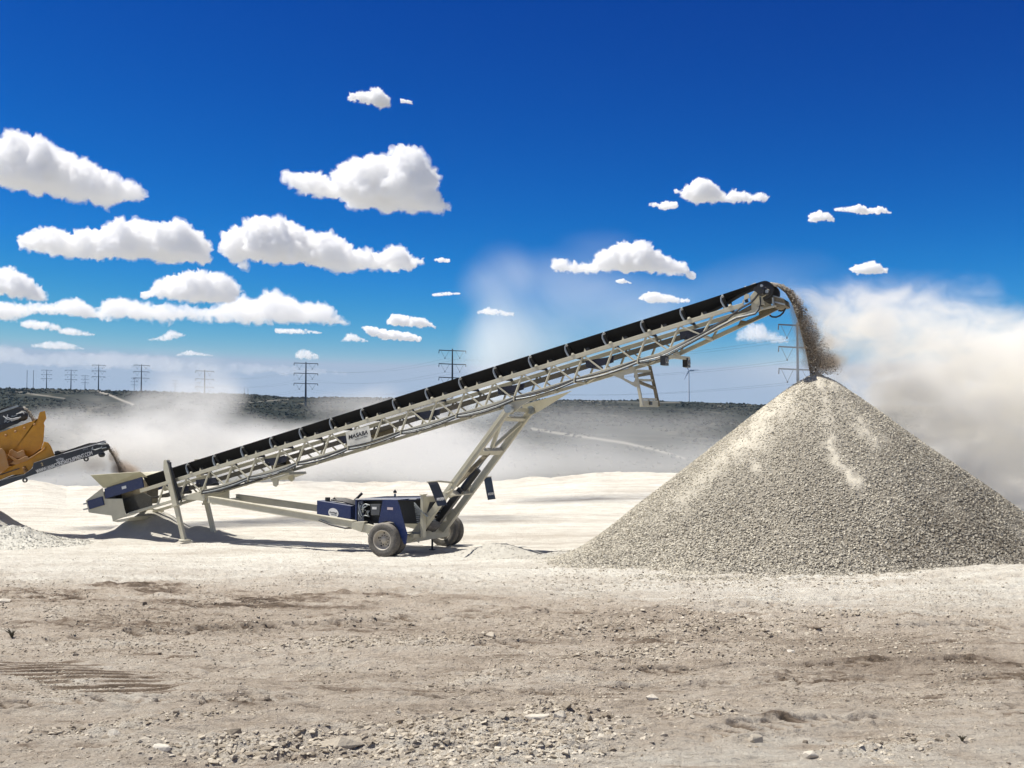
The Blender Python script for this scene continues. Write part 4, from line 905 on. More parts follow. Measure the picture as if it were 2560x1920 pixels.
# head end
MB().prism(poly(z6([(520, 560), (700, 340), (760, 325), (870, 390), (950, 400), (960, 480), (800, 590), (860, 770), (700, 745), (560, 715), (515, 640)]), -.60), -.66, -.60).build('head_plate', CREAM, st, .008)
MB().prism(poly(z6([(520, 560), (700, 340), (760, 325), (870, 390), (950, 400), (960, 480), (800, 590), (860, 770), (700, 745), (560, 715), (515, 640)]), -.60), .56, .60).build('head_plate', CREAM, st, .008)
MB().prism(poly(z6([(380, 545), (430, 505), (490, 520), (500, 600), (375, 645)]), -.66), -.70, -.66).build('take_up_bracket', CREAM, st)
MB().prism(poly(z6([(540, 690), (730, 745), (640, 870), (640, 915), (550, 905)]), -.6), -.64, -.58).prism(poly(z6([(300, 1100), (0, 1240), (0, 1060), (90, 1000), (570, 900), (1000, 780), (1110, 770), (1110, 800), (690, 900)]), -.6), -.63, -.57).build('head_plate', CREAM, st)
MB().prism(poly(z6([(705, 905), (1140, 790), (1150, 870), (560, 1150), (430, 1205), (220, 1260), (290, 1110), (560, 1150), (720, 1010)]), .5), .48, .56).build('head_frame', BROWN_STEEL, st)
g0 = LP(*z6([(770, 430)])[0], -.75)
q = MB().tube([(g0[0], -.62, g0[2]), (g0[0], -.98, g0[2])], [.15, .12], 16).tube([(g0[0]-.12, -.7, g0[2]+.03), (g0[0]-.12, -.92, g0[2]+.03)], .07, 12).tube([(g0[0]+.14, -.68, g0[2]-.05), (g0[0]+.14, -.9, g0[2]-.05)], .08, 12).box(g0[0]-.08, g0[0]+.1, -.9, -.75, g0[2]+.04, g0[2]+.15); q.build('drive_motor', BLACK, st)
MB().tube([(PC[0], -.62, PC[1]), (PC[0], -.75, PC[1])], .10, 16).tube([(g0[0]+.05, -.93, g0[2]+.11), (g0[0]+.05, -.99, g0[2]+.11)], .04, 10).tube([(g0[0]+.18, -.9, g0[2]-.05), (g0[0]+.18, -.93, g0[2]-.05)], .05, 10).build('gearbox', GALV, st)
p0 = LP(*z6([(1110, 720)])[0], 0); p1 = LP(*z6([(1380, 790)])[0], 0)
MB().prism(poly(z6([(1110, 605), (1350, 660), (1380, 800), (1150, 860), (1100, 720)]), 0), -.42, .42).build('scraper_box', BROWN_STEEL, st)
MB().beam((p0[0], -.44, p0[2]), (p1[0], -.44, p1[2]), .03, .04).beam((p0[0], -.44, p0[2]+.16), (p1[0]-.05, -.44, p1[2]+.17), .03, .03).tube([LP(*z6([(1035, 590)])[0], -.5), LP(*z6([(1050, 780)])[0], -.5)], .03, 8).build('scraper_arm', GALV, st)
H_ = lambda L, t: [LP(x, y, t) for x, y in z6(L)]
MB().tube(H_([(960, 995), (1020, 1035), (1110, 1040), (1200, 1005), (1270, 940), (1300, 880), (1330, 835)], -.2), .026, 8).tube(H_([(1160, 890), (1230, 900), (1290, 880), (1320, 850)], -.2), .022, 8).build('hose', HOSE, st)
# hoses and cables along the near bottom chord, up to the drive motor
for j in range(4):
    pts = []; n = 150
    for i in range(n+1):
        s = -8.1+(8.6+8.1)*i/n; ph = (s+8.1)/1.97; f = ph-math.floor(ph)
        sag = .075*(4*f*(1-f))*(1+.25*math.sin(j*2+math.floor(ph)*1.7)); pts.append((s, -.69-.018*j, HB(s)+.035-.035*j-sag))
    end = H_([(0, 1060), (150, 930), (330, 800), (520, 700), (620, 600), (700, 500)], -.7) if j < 2 else H_([(0, 1110), (200, 1000), (400, 960), (640, 900), (720, 800), (760, 650), (745, 510)], -.7)
    pts += [(p[0], p[1]-.02*j, p[2]-.03*j) for p in end]
    MB().tube(pts, .020, 6).build('hose', HOSE if j in (0, 1, 3) else GALV, st)
for k in range(9):
    s = -8.1+1.97*k; MB().box(s-.02, s+.02, -.78, -.66, HB(s)-.09, HB(s)+.06).build('hose_clip', CREAM, st)
MB().tube([(LP(500, 1232, -.7)[0], -.7, 1.75), (-7.4, -.7, 1.80), (-6.4, -.68, 2.05), (-5.6, -.68, 2.25)], .03, 6).build('hose', HOSE, st)
print('stacker', time.time()-T0)

# ------------------------------------------------------------------ yellow screening machine at the left edge
YEL = worn('yellow_machine_paint', (.50, .235, .005), .42, col2=(.37, .16, .005), dust=(.40, .27, .12), dust_amt=.35, scale=3.5, spot=.14)
YELD = worn('dusty_yellow_steel', (.34, .155, .03), .6, col2=(.34, .20, .09), dust=(.42, .30, .17), dust_amt=.45, scale=3, spot=.15)
CHAR = worn('charcoal_conveyor_paint', (.018, .023, .030), .5, col2=(.028, .033, .04), dust=(.3, .29, .27), dust_amt=.6, scale=3, spot=.12)
YB = 40.7
z1 = lambda L: [(x*.1507, 990+y*.1507) for x, y in L]
ym = empty('screening_machine', (-20.0, 41.6, gz0(np.array([-20.]), np.array([41.6]))[0]), 0, 'yellow hopper machine with black conveyors cut off by the left edge', 'machine')
RY = np.array(ym.location[:])
def ypoly(L, Y):
    return [((at_y(x, y, Y)-RY)[0], (at_y(x, y, Y)-RY)[2]) for x, y in z1(L)]
def yp(x, y, Y): return tuple(at_y(x*.1507, 990+y*.1507, Y)-RY)
def ypr(name, L, Y0, Y1, mat, parent=ym, bevel=0):
    q = MB().prism(ypoly(L, Y0), Y0-RY[1], Y1-RY[1]); q.v = [(x-(y-(Y0-RY[1]))*.47, y, z) for x, y, z in q.v]      # depth sheared left so the end faces stay out of view
    return q.build(name, mat, parent, bevel)
bin_ = ypr('bin', [(-500, 760), (0, 605), (630, 385), (620, 380), (725, 450), (740, 490), (720, 750), (690, 860), (560, 960), (450, 1020), (120, 1060), (-500, 1100)], 41.0, 42.6, YEL, bevel=.02)
ypr('bin_flap', [(625, 385), (660, 270), (745, 245), (770, 370), (725, 450), (640, 430)], 40.9, 41.0, YEL, bin_)
for x, y in ((95, 655), (255, 592), (405, 535), (572, 475)):
    p = yp(x, y, 40.97); MB().lathe([(.0, -.03), (.035, -.03), (.055, 0)], (p[0], p[1], p[2]), 'y', 12).build('bolt_boss', YELD, bin_)
ypr('bin_rib', [(165, 900), (200, 885), (290, 935), (380, 895), (400, 905), (430, 1000), (440, 1030), (120, 1040)], 40.75, 41.05, YELD, bin_, .01)
ypr('chassis', [(735, 755), (800, 770), (845, 830), (910, 990), (560, 1110), (540, 1180), (430, 1290), (200, 1310), (0, 1395), (-500, 1560), (-500, 1400), (0, 1290), (150, 1180), (450, 1060), (690, 900)], 40.75, 41.1, YEL, bevel=.015)
ypr('inner_plate', [(-500, 1000), (0, 960), (300, 1000), (690, 870), (740, 960), (560, 1100), (150, 1230), (-500, 1400)], 41.15, 41.3, YELD)
ypr('chassis_flange', [(100, 960), (130, 975), (300, 1060), (420, 1000), (460, 1000), (480, 1030), (700, 900), (740, 850), (755, 880), (560, 1010), (440, 1080), (260, 1140), (160, 1120), (230, 1080)], 40.66, 40.76, YELD, bevel=.01)
ypr('bearing_housing', [(-60, 900), (30, 865), (80, 920), (110, 1000), (150, 1180), (60, 1260), (-200, 1300)], 40.55, 40.78, YELD, bevel=.02)
ypr('beam_slot', [(0, 1300), (320, 1195), (325, 1208), (0, 1318)], 40.70, 40.76, CHAR)
for x, y, r_ in ((60, 1080, .09), (400, 1195, .06), (425, 1255, .08), (535, 1240, .09)):
    p = yp(x, y, 40.7); MB().lathe([(0, -.06), (r_*.6, -.06), (r_, 0), (r_*1.05, .06)], p, 'y', 18).build('pivot_boss', YELD, ym)
# lower discharge conveyor with the web address
lc = empty('discharge_conveyor'); lc.parent = ym
side = ypr('side_frame', [(560, 1110), (1050, 950), (1600, 775), (1750, 738), (1800, 890), (1690, 940), (1540, 995), (1470, 1010), (1440, 1035), (1350, 1045), (600, 1290), (500, 1325), (0, 1510), (-300, 1600), (-300, 1490), (0, 1400), (400, 1300), (540, 1200)], 40.45, 40.55, CHAR, lc, .008)
ypr('side_frame', [(560, 1110), (1050, 950), (1600, 775), (1750, 738), (1800, 890), (1690, 940), (1540, 995), (1470, 1010), (1350, 1045), (600, 1290), (500, 1325), (0, 1510), (0, 1400), (540, 1200)], 41.45, 41.55, CHAR, lc)
MB().add([yp(900, 965, 40.55), yp(1730, 735, 40.55), yp(1730, 735, 41.45), yp(900, 965, 41.45), yp(900, 985, 40.55), yp(1730, 755, 40.55), yp(1730, 755, 41.45), yp(900, 985, 41.45)], [(0, 1, 2, 3), (7, 6, 5, 4), (0, 4, 5, 1), (2, 6, 7, 3), (0, 3, 7, 4), (1, 5, 6, 2)]).tube([yp(1745, 840, 40.5), yp(1745, 840, 41.5)], .13, 16).build('belt', BELT, lc)
ypr('skirt_board', [(1055, 935), (1100, 905), (1400, 805), (1480, 782), (1600, 770), (1600, 778), (1060, 945)], 40.56, 40.60, BLACK, lc)
MB().beam(yp(1055, 952, 40.44), yp(1760, 755, 40.44), .02, .022).build('top_edge', WHT, lc)
q = MB(); p = yp(1745, 845, 40.40); q.lathe([(0, -.06), (.10, -.06), (.14, 0), (.14, .06)], p, 'y', 18)
q.build('pulley_bearing', BLACK, lc)
q = MB(); q.tube([yp(1540, 840, 40.38), yp(1525, 880, 40.36), yp(1580, 895, 40.36), yp(1680, 860, 40.36), yp(1700, 830, 40.36)], .022, 6).tube([yp(1620, 800, 40.4), yp(1745, 795, 40.36), yp(1760, 810, 40.36)], .018, 6).tube([yp(1690, 870, 40.36), yp(1770, 850, 40.36)], .03, 6)
q.build('hose', GALV, lc)
q = MB().lathe([(0, -.08), (.10, -.08), (.10, .06)], yp(1690, 970, 40.44), 'y', 14).beam(yp(1640, 960, 40.44), yp(1730, 965, 40.44), .08, .10); q.build('belt_scraper', BLACK, lc)
for x, y in ((415, 1395), (1430, 1045)):
    MB().lathe([(.05, -.03), (.09, -.03), (.09, .03), (.05, .03), (.05, -.03)], yp(x, y, 40.50), 'y', 16).build('lifting_eye', BLACK, lc)
pa = yp(612, 1288, 40.44); pb = yp(1540, 968, 40.44); a_ = math.atan2(pb[2]-pa[2], pb[0]-pa[0])
text('WWW.ANACONDAEQUIPMENT.COM', .20, WHT, side, (pa[0], pa[1]-.005, pa[2]), (math.pi/2, -a_, 0), width=math.hypot(pb[0]-pa[0], pb[2]-pa[2]), shear=.0)
q = MB(); rr = random.Random(9); o0 = np.array(yp(925, 1050, 40.44)); ex_ = (np.array(yp(1045, 1012, 40.44))-o0)/8; ey_ = (np.array(yp(950, 1118, 40.44))-o0)/6
for i in range(8):
    for j in range(6):
        if rr.random() < .72:
            c_ = [o0+ex_*(i+a)+ey_*(j+b) for a, b in ((0, 0), (.9, 0), (.9, .85), (0, .85))]
            q.add([(v[0], v[1]-.004, v[2]) for v in c_]+[(v[0], v[1], v[2]) for v in c_], [(0, 1, 2, 3), (7, 6, 5, 4), (0, 4, 5, 1), (1, 5, 6, 2), (2, 6, 7, 3), (3, 7, 4, 0)])
q.build('decal', plain('pale_decal', (.45, .47, .48), .6), side)
pa = yp(1385, 905, 40.44); text('H12', .13, plain('grey_decal', (.22, .25, .28), .6), side, (pa[0], pa[1]-.005, pa[2]), (math.pi/2, -a_, 0), width=.17)
pa = yp(690, 1160, 40.44); text('2', .16, plain('yellow_decal', (.55, .42, .22), .6), side, (pa[0], pa[1]-.005, pa[2]), (math.pi/2, -a_, 0), width=.07)
MB().prism(ypoly([(905, 920), (960, 905), (1040, 940), (1000, 975), (910, 990)], 40.6), 40.6-RY[1], 41.4-RY[1]).build('drive_motor', BLACK, lc)
# upper feed conveyor head
uc = empty('feed_conveyor'); uc.parent = ym
ypr('side_frame', [(-500, 430), (0, 250), (150, 175), (285, 160), (305, 195), (385, 188), (440, 290), (435, 370), (300, 450), (0, 575), (-500, 760)], 41.3, 41.4, CHAR, uc, .008)
ypr('side_frame', [(-500, 430), (0, 250), (150, 175), (285, 160), (385, 188), (440, 290), (435, 370), (300, 450), (0, 575), (-500, 760)], 42.5, 42.6, CHAR, uc)
ypr('belt', [(-500, 400), (0, 225), (130, 168), (160, 162), (240, 158), (400, 230), (450, 310), (430, 380), (330, 400), (0, 480), (-500, 600)], 41.45, 42.45, BELT, uc)
q = MB().beam(yp(-60, 285, 41.25), yp(300, 165, 41.25), .04, .07).beam(yp(-60, 612, 41.2), yp(150, 540, 41.2), .03, .04)
q.build('cover_edge', GALV, uc)
q = MB(); q.tube([yp(55, 335, 41.2), yp(120, 380, 41.15), yp(200, 405, 41.1), (yp(300, 375, 41.1)), yp(345, 345, 41.1)], .024, 6).tube([yp(130, 310, 41.2), yp(115, 350, 41.15), yp(190, 385, 41.1), yp(330, 355, 41.1)], .02, 6).tube([yp(270, 300, 41.2), yp(380, 270, 41.15), yp(400, 300, 41.15)], .02, 6)
q.build('hose', plain('pale_hose', (.4, .41, .42), .4), uc)
MB().lathe([(0, -.12), (.14, -.12), (.19, -.04), (.19, .04)], yp(375, 330, 41.3), 'y', 18).build('drive_motor', BLACK, uc)
q = MB(); rr = random.Random(3)
for k in range(12):
    x = rr.uniform(0, 300); y = 430-.36*x+rr.uniform(-20, 70); q.beam(yp(x, y, 41.28), yp(x+rr.uniform(20, 70), y-rr.uniform(5, 25), 41.28), .04, .03)
q.build('frame_detail', GALV, uc)
ypr('catwalk', [(-60, 520), (40, 470), (190, 445), (300, 440), (300, 455), (100, 520), (-60, 590)], 41.05, 41.25, BLACK, uc)
# supports of the machine, outside the frame to the left
for x in (-26.5, -23.0):
    MB().box(x-RY[0]-.15, x-RY[0]+.15, -.4, .4, -.2, 2.2).build('leg', CHAR, ym)

# ------------------------------------------------------------------ gravel pile: heaped cone plus its stones
def stone_mat(name, ramp, bump=.0):
    m, nt, out = newmat(name); L = nt.links.new
    b = N(nt, 'ShaderNodeBsdfPrincipled', Roughness=.95); b.inputs['Specular IOR Level'].default_value = .15
    at = N(nt, 'ShaderNodeAttribute', attribute_name='tone'); cr = N(nt, 'ShaderNodeValToRGB'); e = cr.color_ramp.elements
    e[0].position = ramp[0][0]; e[0].color = (*ramp[0][1], 1); e[1].position = ramp[-1][0]; e[1].color = (*ramp[-1][1], 1)
    for p, c_ in ramp[1:-1]: q = e.new(p); q.color = (*c_, 1)
    tc = N(nt, 'ShaderNodeTexCoord'); n1 = N(nt, 'ShaderNodeTexNoise', Scale=9.0, Detail=6.0, Roughness=.7); L(tc.outputs['Object'], n1.inputs['Vector'])
    q = N(nt, 'ShaderNodeMath', operation='MULTIPLY_ADD'); L(n1.outputs[0], q.inputs[0]); q.inputs[1].default_value = .36; q.inputs[2].default_value = -.18
    s_ = N(nt, 'ShaderNodeMath', operation='ADD'); L(at.outputs['Fac'], s_.inputs[0]); L(q.outputs[0], s_.inputs[1]); L(s_.outputs[0], cr.inputs[0]); L(cr.outputs[0], b.inputs['Base Color'])
    n2 = N(nt, 'ShaderNodeTexNoise', Scale=30.0, Detail=6.0, Roughness=.7); L(tc.outputs['Object'], n2.inputs['Vector'])
    bp = N(nt, 'ShaderNodeBump', Strength=.6, Distance=.02); L(n2.outputs[0], bp.inputs['Height']); L(bp.outputs[0], b.inputs['Normal'])
    L(b.outputs[0], out.inputs[0]); return m
GRAVEL = stone_mat('limestone_gravel', [(0, (.16, .14, .11)), (.35, (.385, .355, .295)), (.6, (.55, .51, .42)), (.8, (.63, .585, .48)), (1, (.71, .655, .54))])
AP = L2W(12.63, 0, 5.66); SLP = .765
def pile_h(r, th, x, y):
    base = gz0(x, y)
    wob = 1+.035*np.sin(th*2+1.1)+.02*np.sin(th*5+.4)+.025*fbm2(np.cos(th)*2.2+5, np.sin(th)*2.2, 3, 301)
    top = AP[2]-SLP*r*wob-.13*np.exp(-(r/.45)**2)-.10*sst(1.0, 4.5, r)*0
    top = top+.06*fbm2(x*1.1, y*1.1, 4, 305)*sst(0, 1.5, r)
    k = .28; d = top-(base+.01); return base+np.where(d > 3, d, k*np.log1p(np.exp(np.clip(d/k, -30, 30))))-.02
def fines(px, py):
    """pale runs of fine dust down the heap"""
    f = 0
    for pts, wd, a in (([(2045, 935), (2062, 975), (2075, 1010)], 12, .8), ([(2068, 1080), (2072, 1110), (2095, 1150), (2130, 1200), (2150, 1212)], 17, .8), ([(2085, 960), (2110, 1000), (2150, 1060), (2185, 1110)], 15, .75), ([(2100, 985), (2190, 1080), (2230, 1110)], 11, .45),
                       ([(1990, 975), (1930, 1030), (1840, 1120), (1740, 1220), (1640, 1290)], 26, .36), ([(1960, 990), (1900, 1060), (1850, 1130)], 40, .5), ([(2060, 950), (2068, 1010), (2066, 1080)], 16, .5), ([(2330, 1225), (2380, 1265), (2430, 1300)], 26, .35), ([(1890, 1150), (1900, 1170)], 12, .5), ([(2480, 1290), (2560, 1340)], 26, .4)):
        for (xa, ya), (xb, yb) in zip(pts[:-1], pts[1:]):
            L2_ = (xb-xa)**2+(yb-ya)**2; t = np.clip(((px-xa)*(xb-xa)+(py-ya)*(yb-ya))/L2_, 0, 1)
            d = np.hypot(px-xa-t*(xb-xa), py-ya-t*(yb-ya)); f = np.maximum(f, a*np.exp(-(d/wd)**2))
    return f
nr, nth = 420, 1300
rs = np.linspace(0.0, 10.5, nr); ths = np.linspace(0, 2*np.pi, nth, endpoint=False)
RRg, TH = np.meshgrid(rs, ths, indexing='ij'); Rr_, Th_ = RRg.ravel(), TH.ravel()
Xp, Yp = AP[0]+Rr_*np.cos(Th_), AP[1]+Rr_*np.sin(Th_); Zp = pile_h(Rr_, Th_, Xp, Yp)
pxp, pyp = pix(Xp, Yp, Zp); fn = fines(pxp+18*fbm2(pxp/34, pyp/34, 4, 311, .6), pyp)*np.clip(.6+1.0*fbm2(pxp/30+3, pyp/30, 4, 317, .65), .05, 1.1)
Zp = Zp+.018*fbm2(Xp*14, Yp*14, 3, 321, .7)*(1-np.clip(fn, 0, 1))+.05*np.clip(fn, 0, 1)
Zp = Zp-.07*sst(6.3, 8.0, Rr_)
Zp = np.where(Rr_ > 9.6, Zp-.25*sst(9.6, 10.5, Rr_), Zp)
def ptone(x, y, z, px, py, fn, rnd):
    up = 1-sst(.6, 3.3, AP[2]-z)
    return np.clip(.47+.20*up+.20*fn+.10*fbm2(x*.8, y*.8, 3, 331)+.20*sst(2150, 1600, px)*.8-.17*sst(2120, 2500, px)-.06*sst(2.5, 5, AP[2]-z)+rnd, 0, 1)  # sunlit left and shaded right flank put into the tone, besides cream fines
tb = ptone(Xp, Yp, Zp, pxp, pyp, fn, 0)-.34*(1-np.clip(fn*1.1, 0, 1))  # bed under the stones darkened: shade of the gaps put into its tone
Fp = grid_faces(nr, nth, wrap=True)
rng = np.random.default_rng(77)
n = 190000; rr_ = 9.4*np.sqrt(rng.uniform(0, 1, n)); tt = rng.uniform(0, 2*np.pi, n)
x_, y_ = AP[0]+rr_*np.cos(tt), AP[1]+rr_*np.sin(tt)
vis = ((x_-AP[0])*(-AP[0])+(y_-AP[1])*(-AP[1]))/math.hypot(AP[0], AP[1])/np.maximum(rr_, .1) > -.35      # dense where the photo looks, thin round the back
keep = (vis | (rng.uniform(0, 1, n) < .15)) & ((rr_ < 7.2) | (rng.uniform(0, 1, n) < np.exp(-(rr_-7.2)*1.5)))
x_, y_, rr_, tt = x_[keep], y_[keep], rr_[keep], tt[keep]; z_ = pile_h(rr_, tt, x_, y_); px_, py_ = pix(x_, y_, z_)
fs_ = fines(px_+18*fbm2(px_/34, py_/34, 4, 311, .6), py_)*np.clip(.6+1.0*fbm2(px_/30+3, py_/30, 4, 317, .65), .05, 1.1)
keep = rng.uniform(0, 1, len(x_)) > fs_*.65; x_, y_, z_, px_, py_, fs_ = [a[keep] for a in (x_, y_, z_, px_, py_, fs_)]
sz = rng.uniform(.019, .041, len(x_))*(1+.25*sst(2, 5, AP[2]-z_))
V, F, I = scatter(np.stack([x_, y_, z_+sz*.35], 1), sz, HULL9, rng, .8)
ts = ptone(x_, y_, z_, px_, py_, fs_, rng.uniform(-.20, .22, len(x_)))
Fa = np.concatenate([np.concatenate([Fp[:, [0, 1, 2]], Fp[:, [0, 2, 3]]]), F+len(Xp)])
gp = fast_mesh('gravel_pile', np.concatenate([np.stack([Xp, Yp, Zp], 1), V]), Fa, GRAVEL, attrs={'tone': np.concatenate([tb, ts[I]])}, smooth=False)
tag(gp, 'huge grey cone of crushed gravel piling up under the conveyor head', 'gravel pile')
print('pile', len(V), time.time()-T0)

# ------------------------------------------------------------------ smaller heaps of spilled fines
HEAP = stone_mat('pale_fines', [(0, (.26, .235, .20)), (.5, (.44, .415, .36)), (1, (.60, .58, .51))])
def heap(label, cx, cy, R, h, seed, ex=1.0, lump=.03, stones=0, ssz=(.02, .06), rot=0, tn=.6, p=1.0):
    rs = np.linspace(0, 1.25, 110); th = np.linspace(0, 2*np.pi, 260, endpoint=False); A, B = np.meshgrid(rs, th, indexing='ij'); A, B = A.ravel(), B.ravel()
    ux, uy = A*np.cos(B)*R*ex, A*np.sin(B)*R; x = cx+ux*math.cos(rot)-uy*math.sin(rot); y = cy+ux*math.sin(rot)+uy*math.cos(rot)
    prof_ = lambda a: (np.exp(-(a*1.75)**(2*p))-.02)
    hf = lambda x, y, a: gz0(x, y)+h*prof_(a)*(1+.22*fbm2(x*.9, y*.9, 3, seed))+lump*fbm2(x*5, y*5, 4, seed+5, .6)*np.clip(1.2-a, 0, 1)-.06*sst(1.0, 1.25, a)
    z = hf(x, y, A); V = np.stack([x, y, z], 1); F = grid_faces(110, 260, wrap=True); F = np.concatenate([F[:, [0, 1, 2]], F[:, [0, 2, 3]]]); t = np.clip(tn+.2*fbm2(x*2, y*2, 3, seed+9), 0, 1)
    if stones:
        g = np.random.default_rng(seed); a = np.sqrt(g.uniform(0, 1, stones))*1.0; b = g.uniform(0, 2*np.pi, stones)
        ux, uy = a*np.cos(b)*R*ex, a*np.sin(b)*R; xs_ = cx+ux*math.cos(rot)-uy*math.sin(rot); ys_ = cy+ux*math.sin(rot)+uy*math.cos(rot)
        s_ = g.uniform(ssz[0], ssz[1], stones)*g.uniform(.4, 1, stones); v, f, i_ = scatter(np.stack([xs_, ys_, hf(xs_, ys_, a)+s_*.2], 1), s_, HULL9, g, .8)
        F = np.concatenate([F, f+len(V)]); V = np.concatenate([V, v]); t = np.concatenate([t, np.clip(tn+g.uniform(-.25, .3, stones), 0, 1)[i_]])
    o = fast_mesh('spoil_heap', V, F, HEAP, attrs={'tone': t}, smooth=False); return tag(o, label, 'heap', 'spilled heaps beside the machines')
def gp_(px, D): return (px-1280)/FPX*D
heap('smooth shaded heap of fines right under the feed hopper', gp_(388, 41.7), 41.7, 1.75, .98, 400, 1.5, .015, 0, tn=.62, p=.95, rot=-.41)
heap('flatter shaded heap tailing off between the two support legs', gp_(508, 41.0), 41.0, 1.2, .42, 410, 1.5, .015, 0, tn=.6)
heap('small sunlit mound of spill to the right of the wheels', gp_(1243, 34.6), 34.6, 1.45, .36, 420, 1.35, .05, 900, (.01, .035), tn=.72)
heap('low ridge of spill against the left toe of the gravel pile', gp_(1425, 33.4), 33.4, 1.3, .20, 430, 1.6, .04, 1500, (.012, .04), tn=.6)
heap('dark heap under the yellow machine at the left edge', gp_(-20, 41.2), 41.2, 2.3, .95, 440, 1.0, .03, 300, (.02, .05), tn=.5)
heap('lumpy bright heap of broken limestone in the lower left corner of the pad', gp_(30, 38.4), 38.4, 2.2, .62, 450, 1.25, .10, 3600, (.015, .06), tn=1.0)

# ------------------------------------------------------------------ gravel leaving the head pulley
FALLM = stone_mat('falling_stone', [(0, (.07, .052, .035)), (.4, (.17, .135, .095)), (.7, (.40, .35, .28)), (1, (.62, .58, .50))])  # gravel browned and darkened: shade within the falling curtain put into its colour
def stream(label, path, widths, n, tspan, sz, seed, frame, tn=.5):
    g = np.random.default_rng(seed); path = np.array(path, float); widths = np.array(widths, float); u = g.uniform(0, 1, n)
    k = np.linspace(0, 1, len(path)); cx, cy = np.interp(u, k, path[:, 0]), np.interp(u, k, path[:, 1]); wl = np.interp(u, k, widths[:, 0]); wr_ = np.interp(u, k, widths[:, 1])
    q = g.uniform(0, 1, n)**2.1; ox = -wl+(wl+wr_)*q*g.uniform(.3, 1, n); t = g.uniform(-tspan, tspan, n)
    P = np.array([frame(cx[i]+ox[i], cy[i]+g.uniform(-3, 3), t[i]) for i in range(n)])
    V, F, I = scatter(P, g.uniform(sz[0], sz[1], n), HULL9, g, 1.5)
    o = fast_mesh('falling_gravel', V, F, FALLM, attrs={'tone': np.clip(tn+g.uniform(-.3, .35, n)+.65*(1-sst(.04, .30, u)), 0, 1)[I]}, smooth=False)
    return tag(o, label, 'falling gravel', kind='stuff')
fr1 = lambda x, y, t: L2W(*(lambda p: (p[0], p[1], p[2]))(LP(x, y, t)))
stream('brown curtain of gravel falling from the conveyor head onto the pile', [(1928, 712), (1950, 714), (1972, 730), (1990, 760), (2003, 800), (2015, 845), (2027, 890), (2040, 935)], [(3, 6), (5, 12), (7, 17), (8, 24), (8, 34), (8, 48), (9, 64), (14, 74)], 20000, .34, (.006, .024), 501, fr1, .44)
stream('pale lumps of stone thrown off the top of the conveyor head', [(1926, 709), (1945, 711), (1966, 722), (1984, 745), (1998, 785)], [(3, 4), (4, 8), (5, 12), (6, 14), (6, 16)], 900, .38, (.014, .036), 504, fr1, .8)
fr2 = lambda x, y, t: at_y(x, y, 41.0+t)
stream('thin brown trickle of gravel dropping from the black conveyor into the hopper', [(266, 1112), (275, 1122), (288, 1142), (298, 1165), (306, 1188)], [(3, 3), (4, 6), (4, 9), (4, 14), (6, 20)], 2600, .3, (.006, .022), 502, fr2, .3)
stream('pale stones tumbling off the upper black conveyor into the yellow bin', [(60, 1019), (68, 1024), (76, 1034), (84, 1048), (90, 1056)], [(2, 2), (3, 4), (4, 5), (4, 6), (4, 6)], 700, .4, (.015, .04), 503, lambda x, y, t: at_y(x, y, 42.0+t), .7)
# load riding on the belt
g = np.random.default_rng(8); n = 5200; s_ = g.uniform(-10.6, 11.0, n); t_ = np.clip(g.normal(0, .10, n), -.19, .19)
f_ = sst(9.6, 11.2, s_); hh = (ht(s_)+.22)*(1-f_)+(PC[1]+PR-(PC[0]-s_)*.262)*f_+.03+g.uniform(0, .10, n)*(np.abs(t_) < .22)
P = O2[None]+U2[None]*s_[:, None]+W2[None]*t_[:, None]; V, F, I = scatter(np.stack([P[:, 0], P[:, 1], hh], 1), g.uniform(.018, .042, n), HULL9, g, 1.)
o = fast_mesh('belt_load', V, F, GRAVEL, attrs={'tone': np.clip(.5+g.uniform(-.3, .4, n), 0, 1)[I]}, smooth=False); tag(o, 'gravel riding up the stacking conveyor belt', 'gravel', kind='stuff')

# ------------------------------------------------------------------ loose stones over the ground
ROCK = stone_mat('rubble_stone', [(0, (.15, .12, .09)), (.4, (.37, .32, .25)), (.7, (.54, .485, .395)), (1, (.68, .64, .56))])
g = np.random.default_rng(91)
def ground_at(px, py):
    lo, hi = 5.5, 90.0; lo = np.full(len(px), lo); hi = np.full(len(px), hi)
    for _ in range(28):
        m = (lo+hi)/2; d = np.stack([(px-1280)/FPX, CP-(960-py)/FPX*SP, SP+(960-py)/FPX*CP], 1); k = m/d[:, 1]; X = d[:, 0]*k; Z = CAMZ+d[:, 2]*k
        above = Z > gz0(X, m); lo = np.where(above, m, lo); hi = np.where(above, hi, m)
    return (px-1280)/FPX*0+X, m
PX = []; SZ = []
def add_stones(n, x0, x1, y0, y1, smin, smax, pw=2.5, use_rubble=True):
    x = g.uniform(x0, x1, n); y = g.uniform(y0, y1, n)
    if use_rubble is True: k = g.uniform(0, 1, n) < rubble(x, y)**1.2
    elif use_rubble is None: k = np.ones(n, bool)
    else: k = g.uniform(0, 1, n) < np.clip(.5+1.4*fbm2(x/160, y/60, 3, 95), .05, 1)
    x, y = x[k], y[k]; PX.append(np.stack([x, y], 1)); SZ.append(smin+(smax-smin)*g.uniform(0, 1, len(x))**pw)
add_stones(52000, -60, 2620, 1500, 1990, .007, .034, 3.2)
add_stones(9000, 500, 1900, 1770, 1990, .010, .042, 3.0)
add_stones(14000, 600, 2200, 1520, 1650, .010, .046, 2.8)
add_stones(26000, -60, 2620, 1450, 1990, .004, .020, 3.5, False)
add_stones(60000, -60, 2620, 1430, 1780, .007, .021, 2.4, False)
add_stones(16000, -60, 2620, 1440, 1640, .012, .034, 3.0, False)
add_stones(7000, -60, 2620, 1395, 1520, .010, .034, 3.0, False)
add_stones(5000, 1380, 2200, 1400, 1475, .012, .040, 2.0, None)
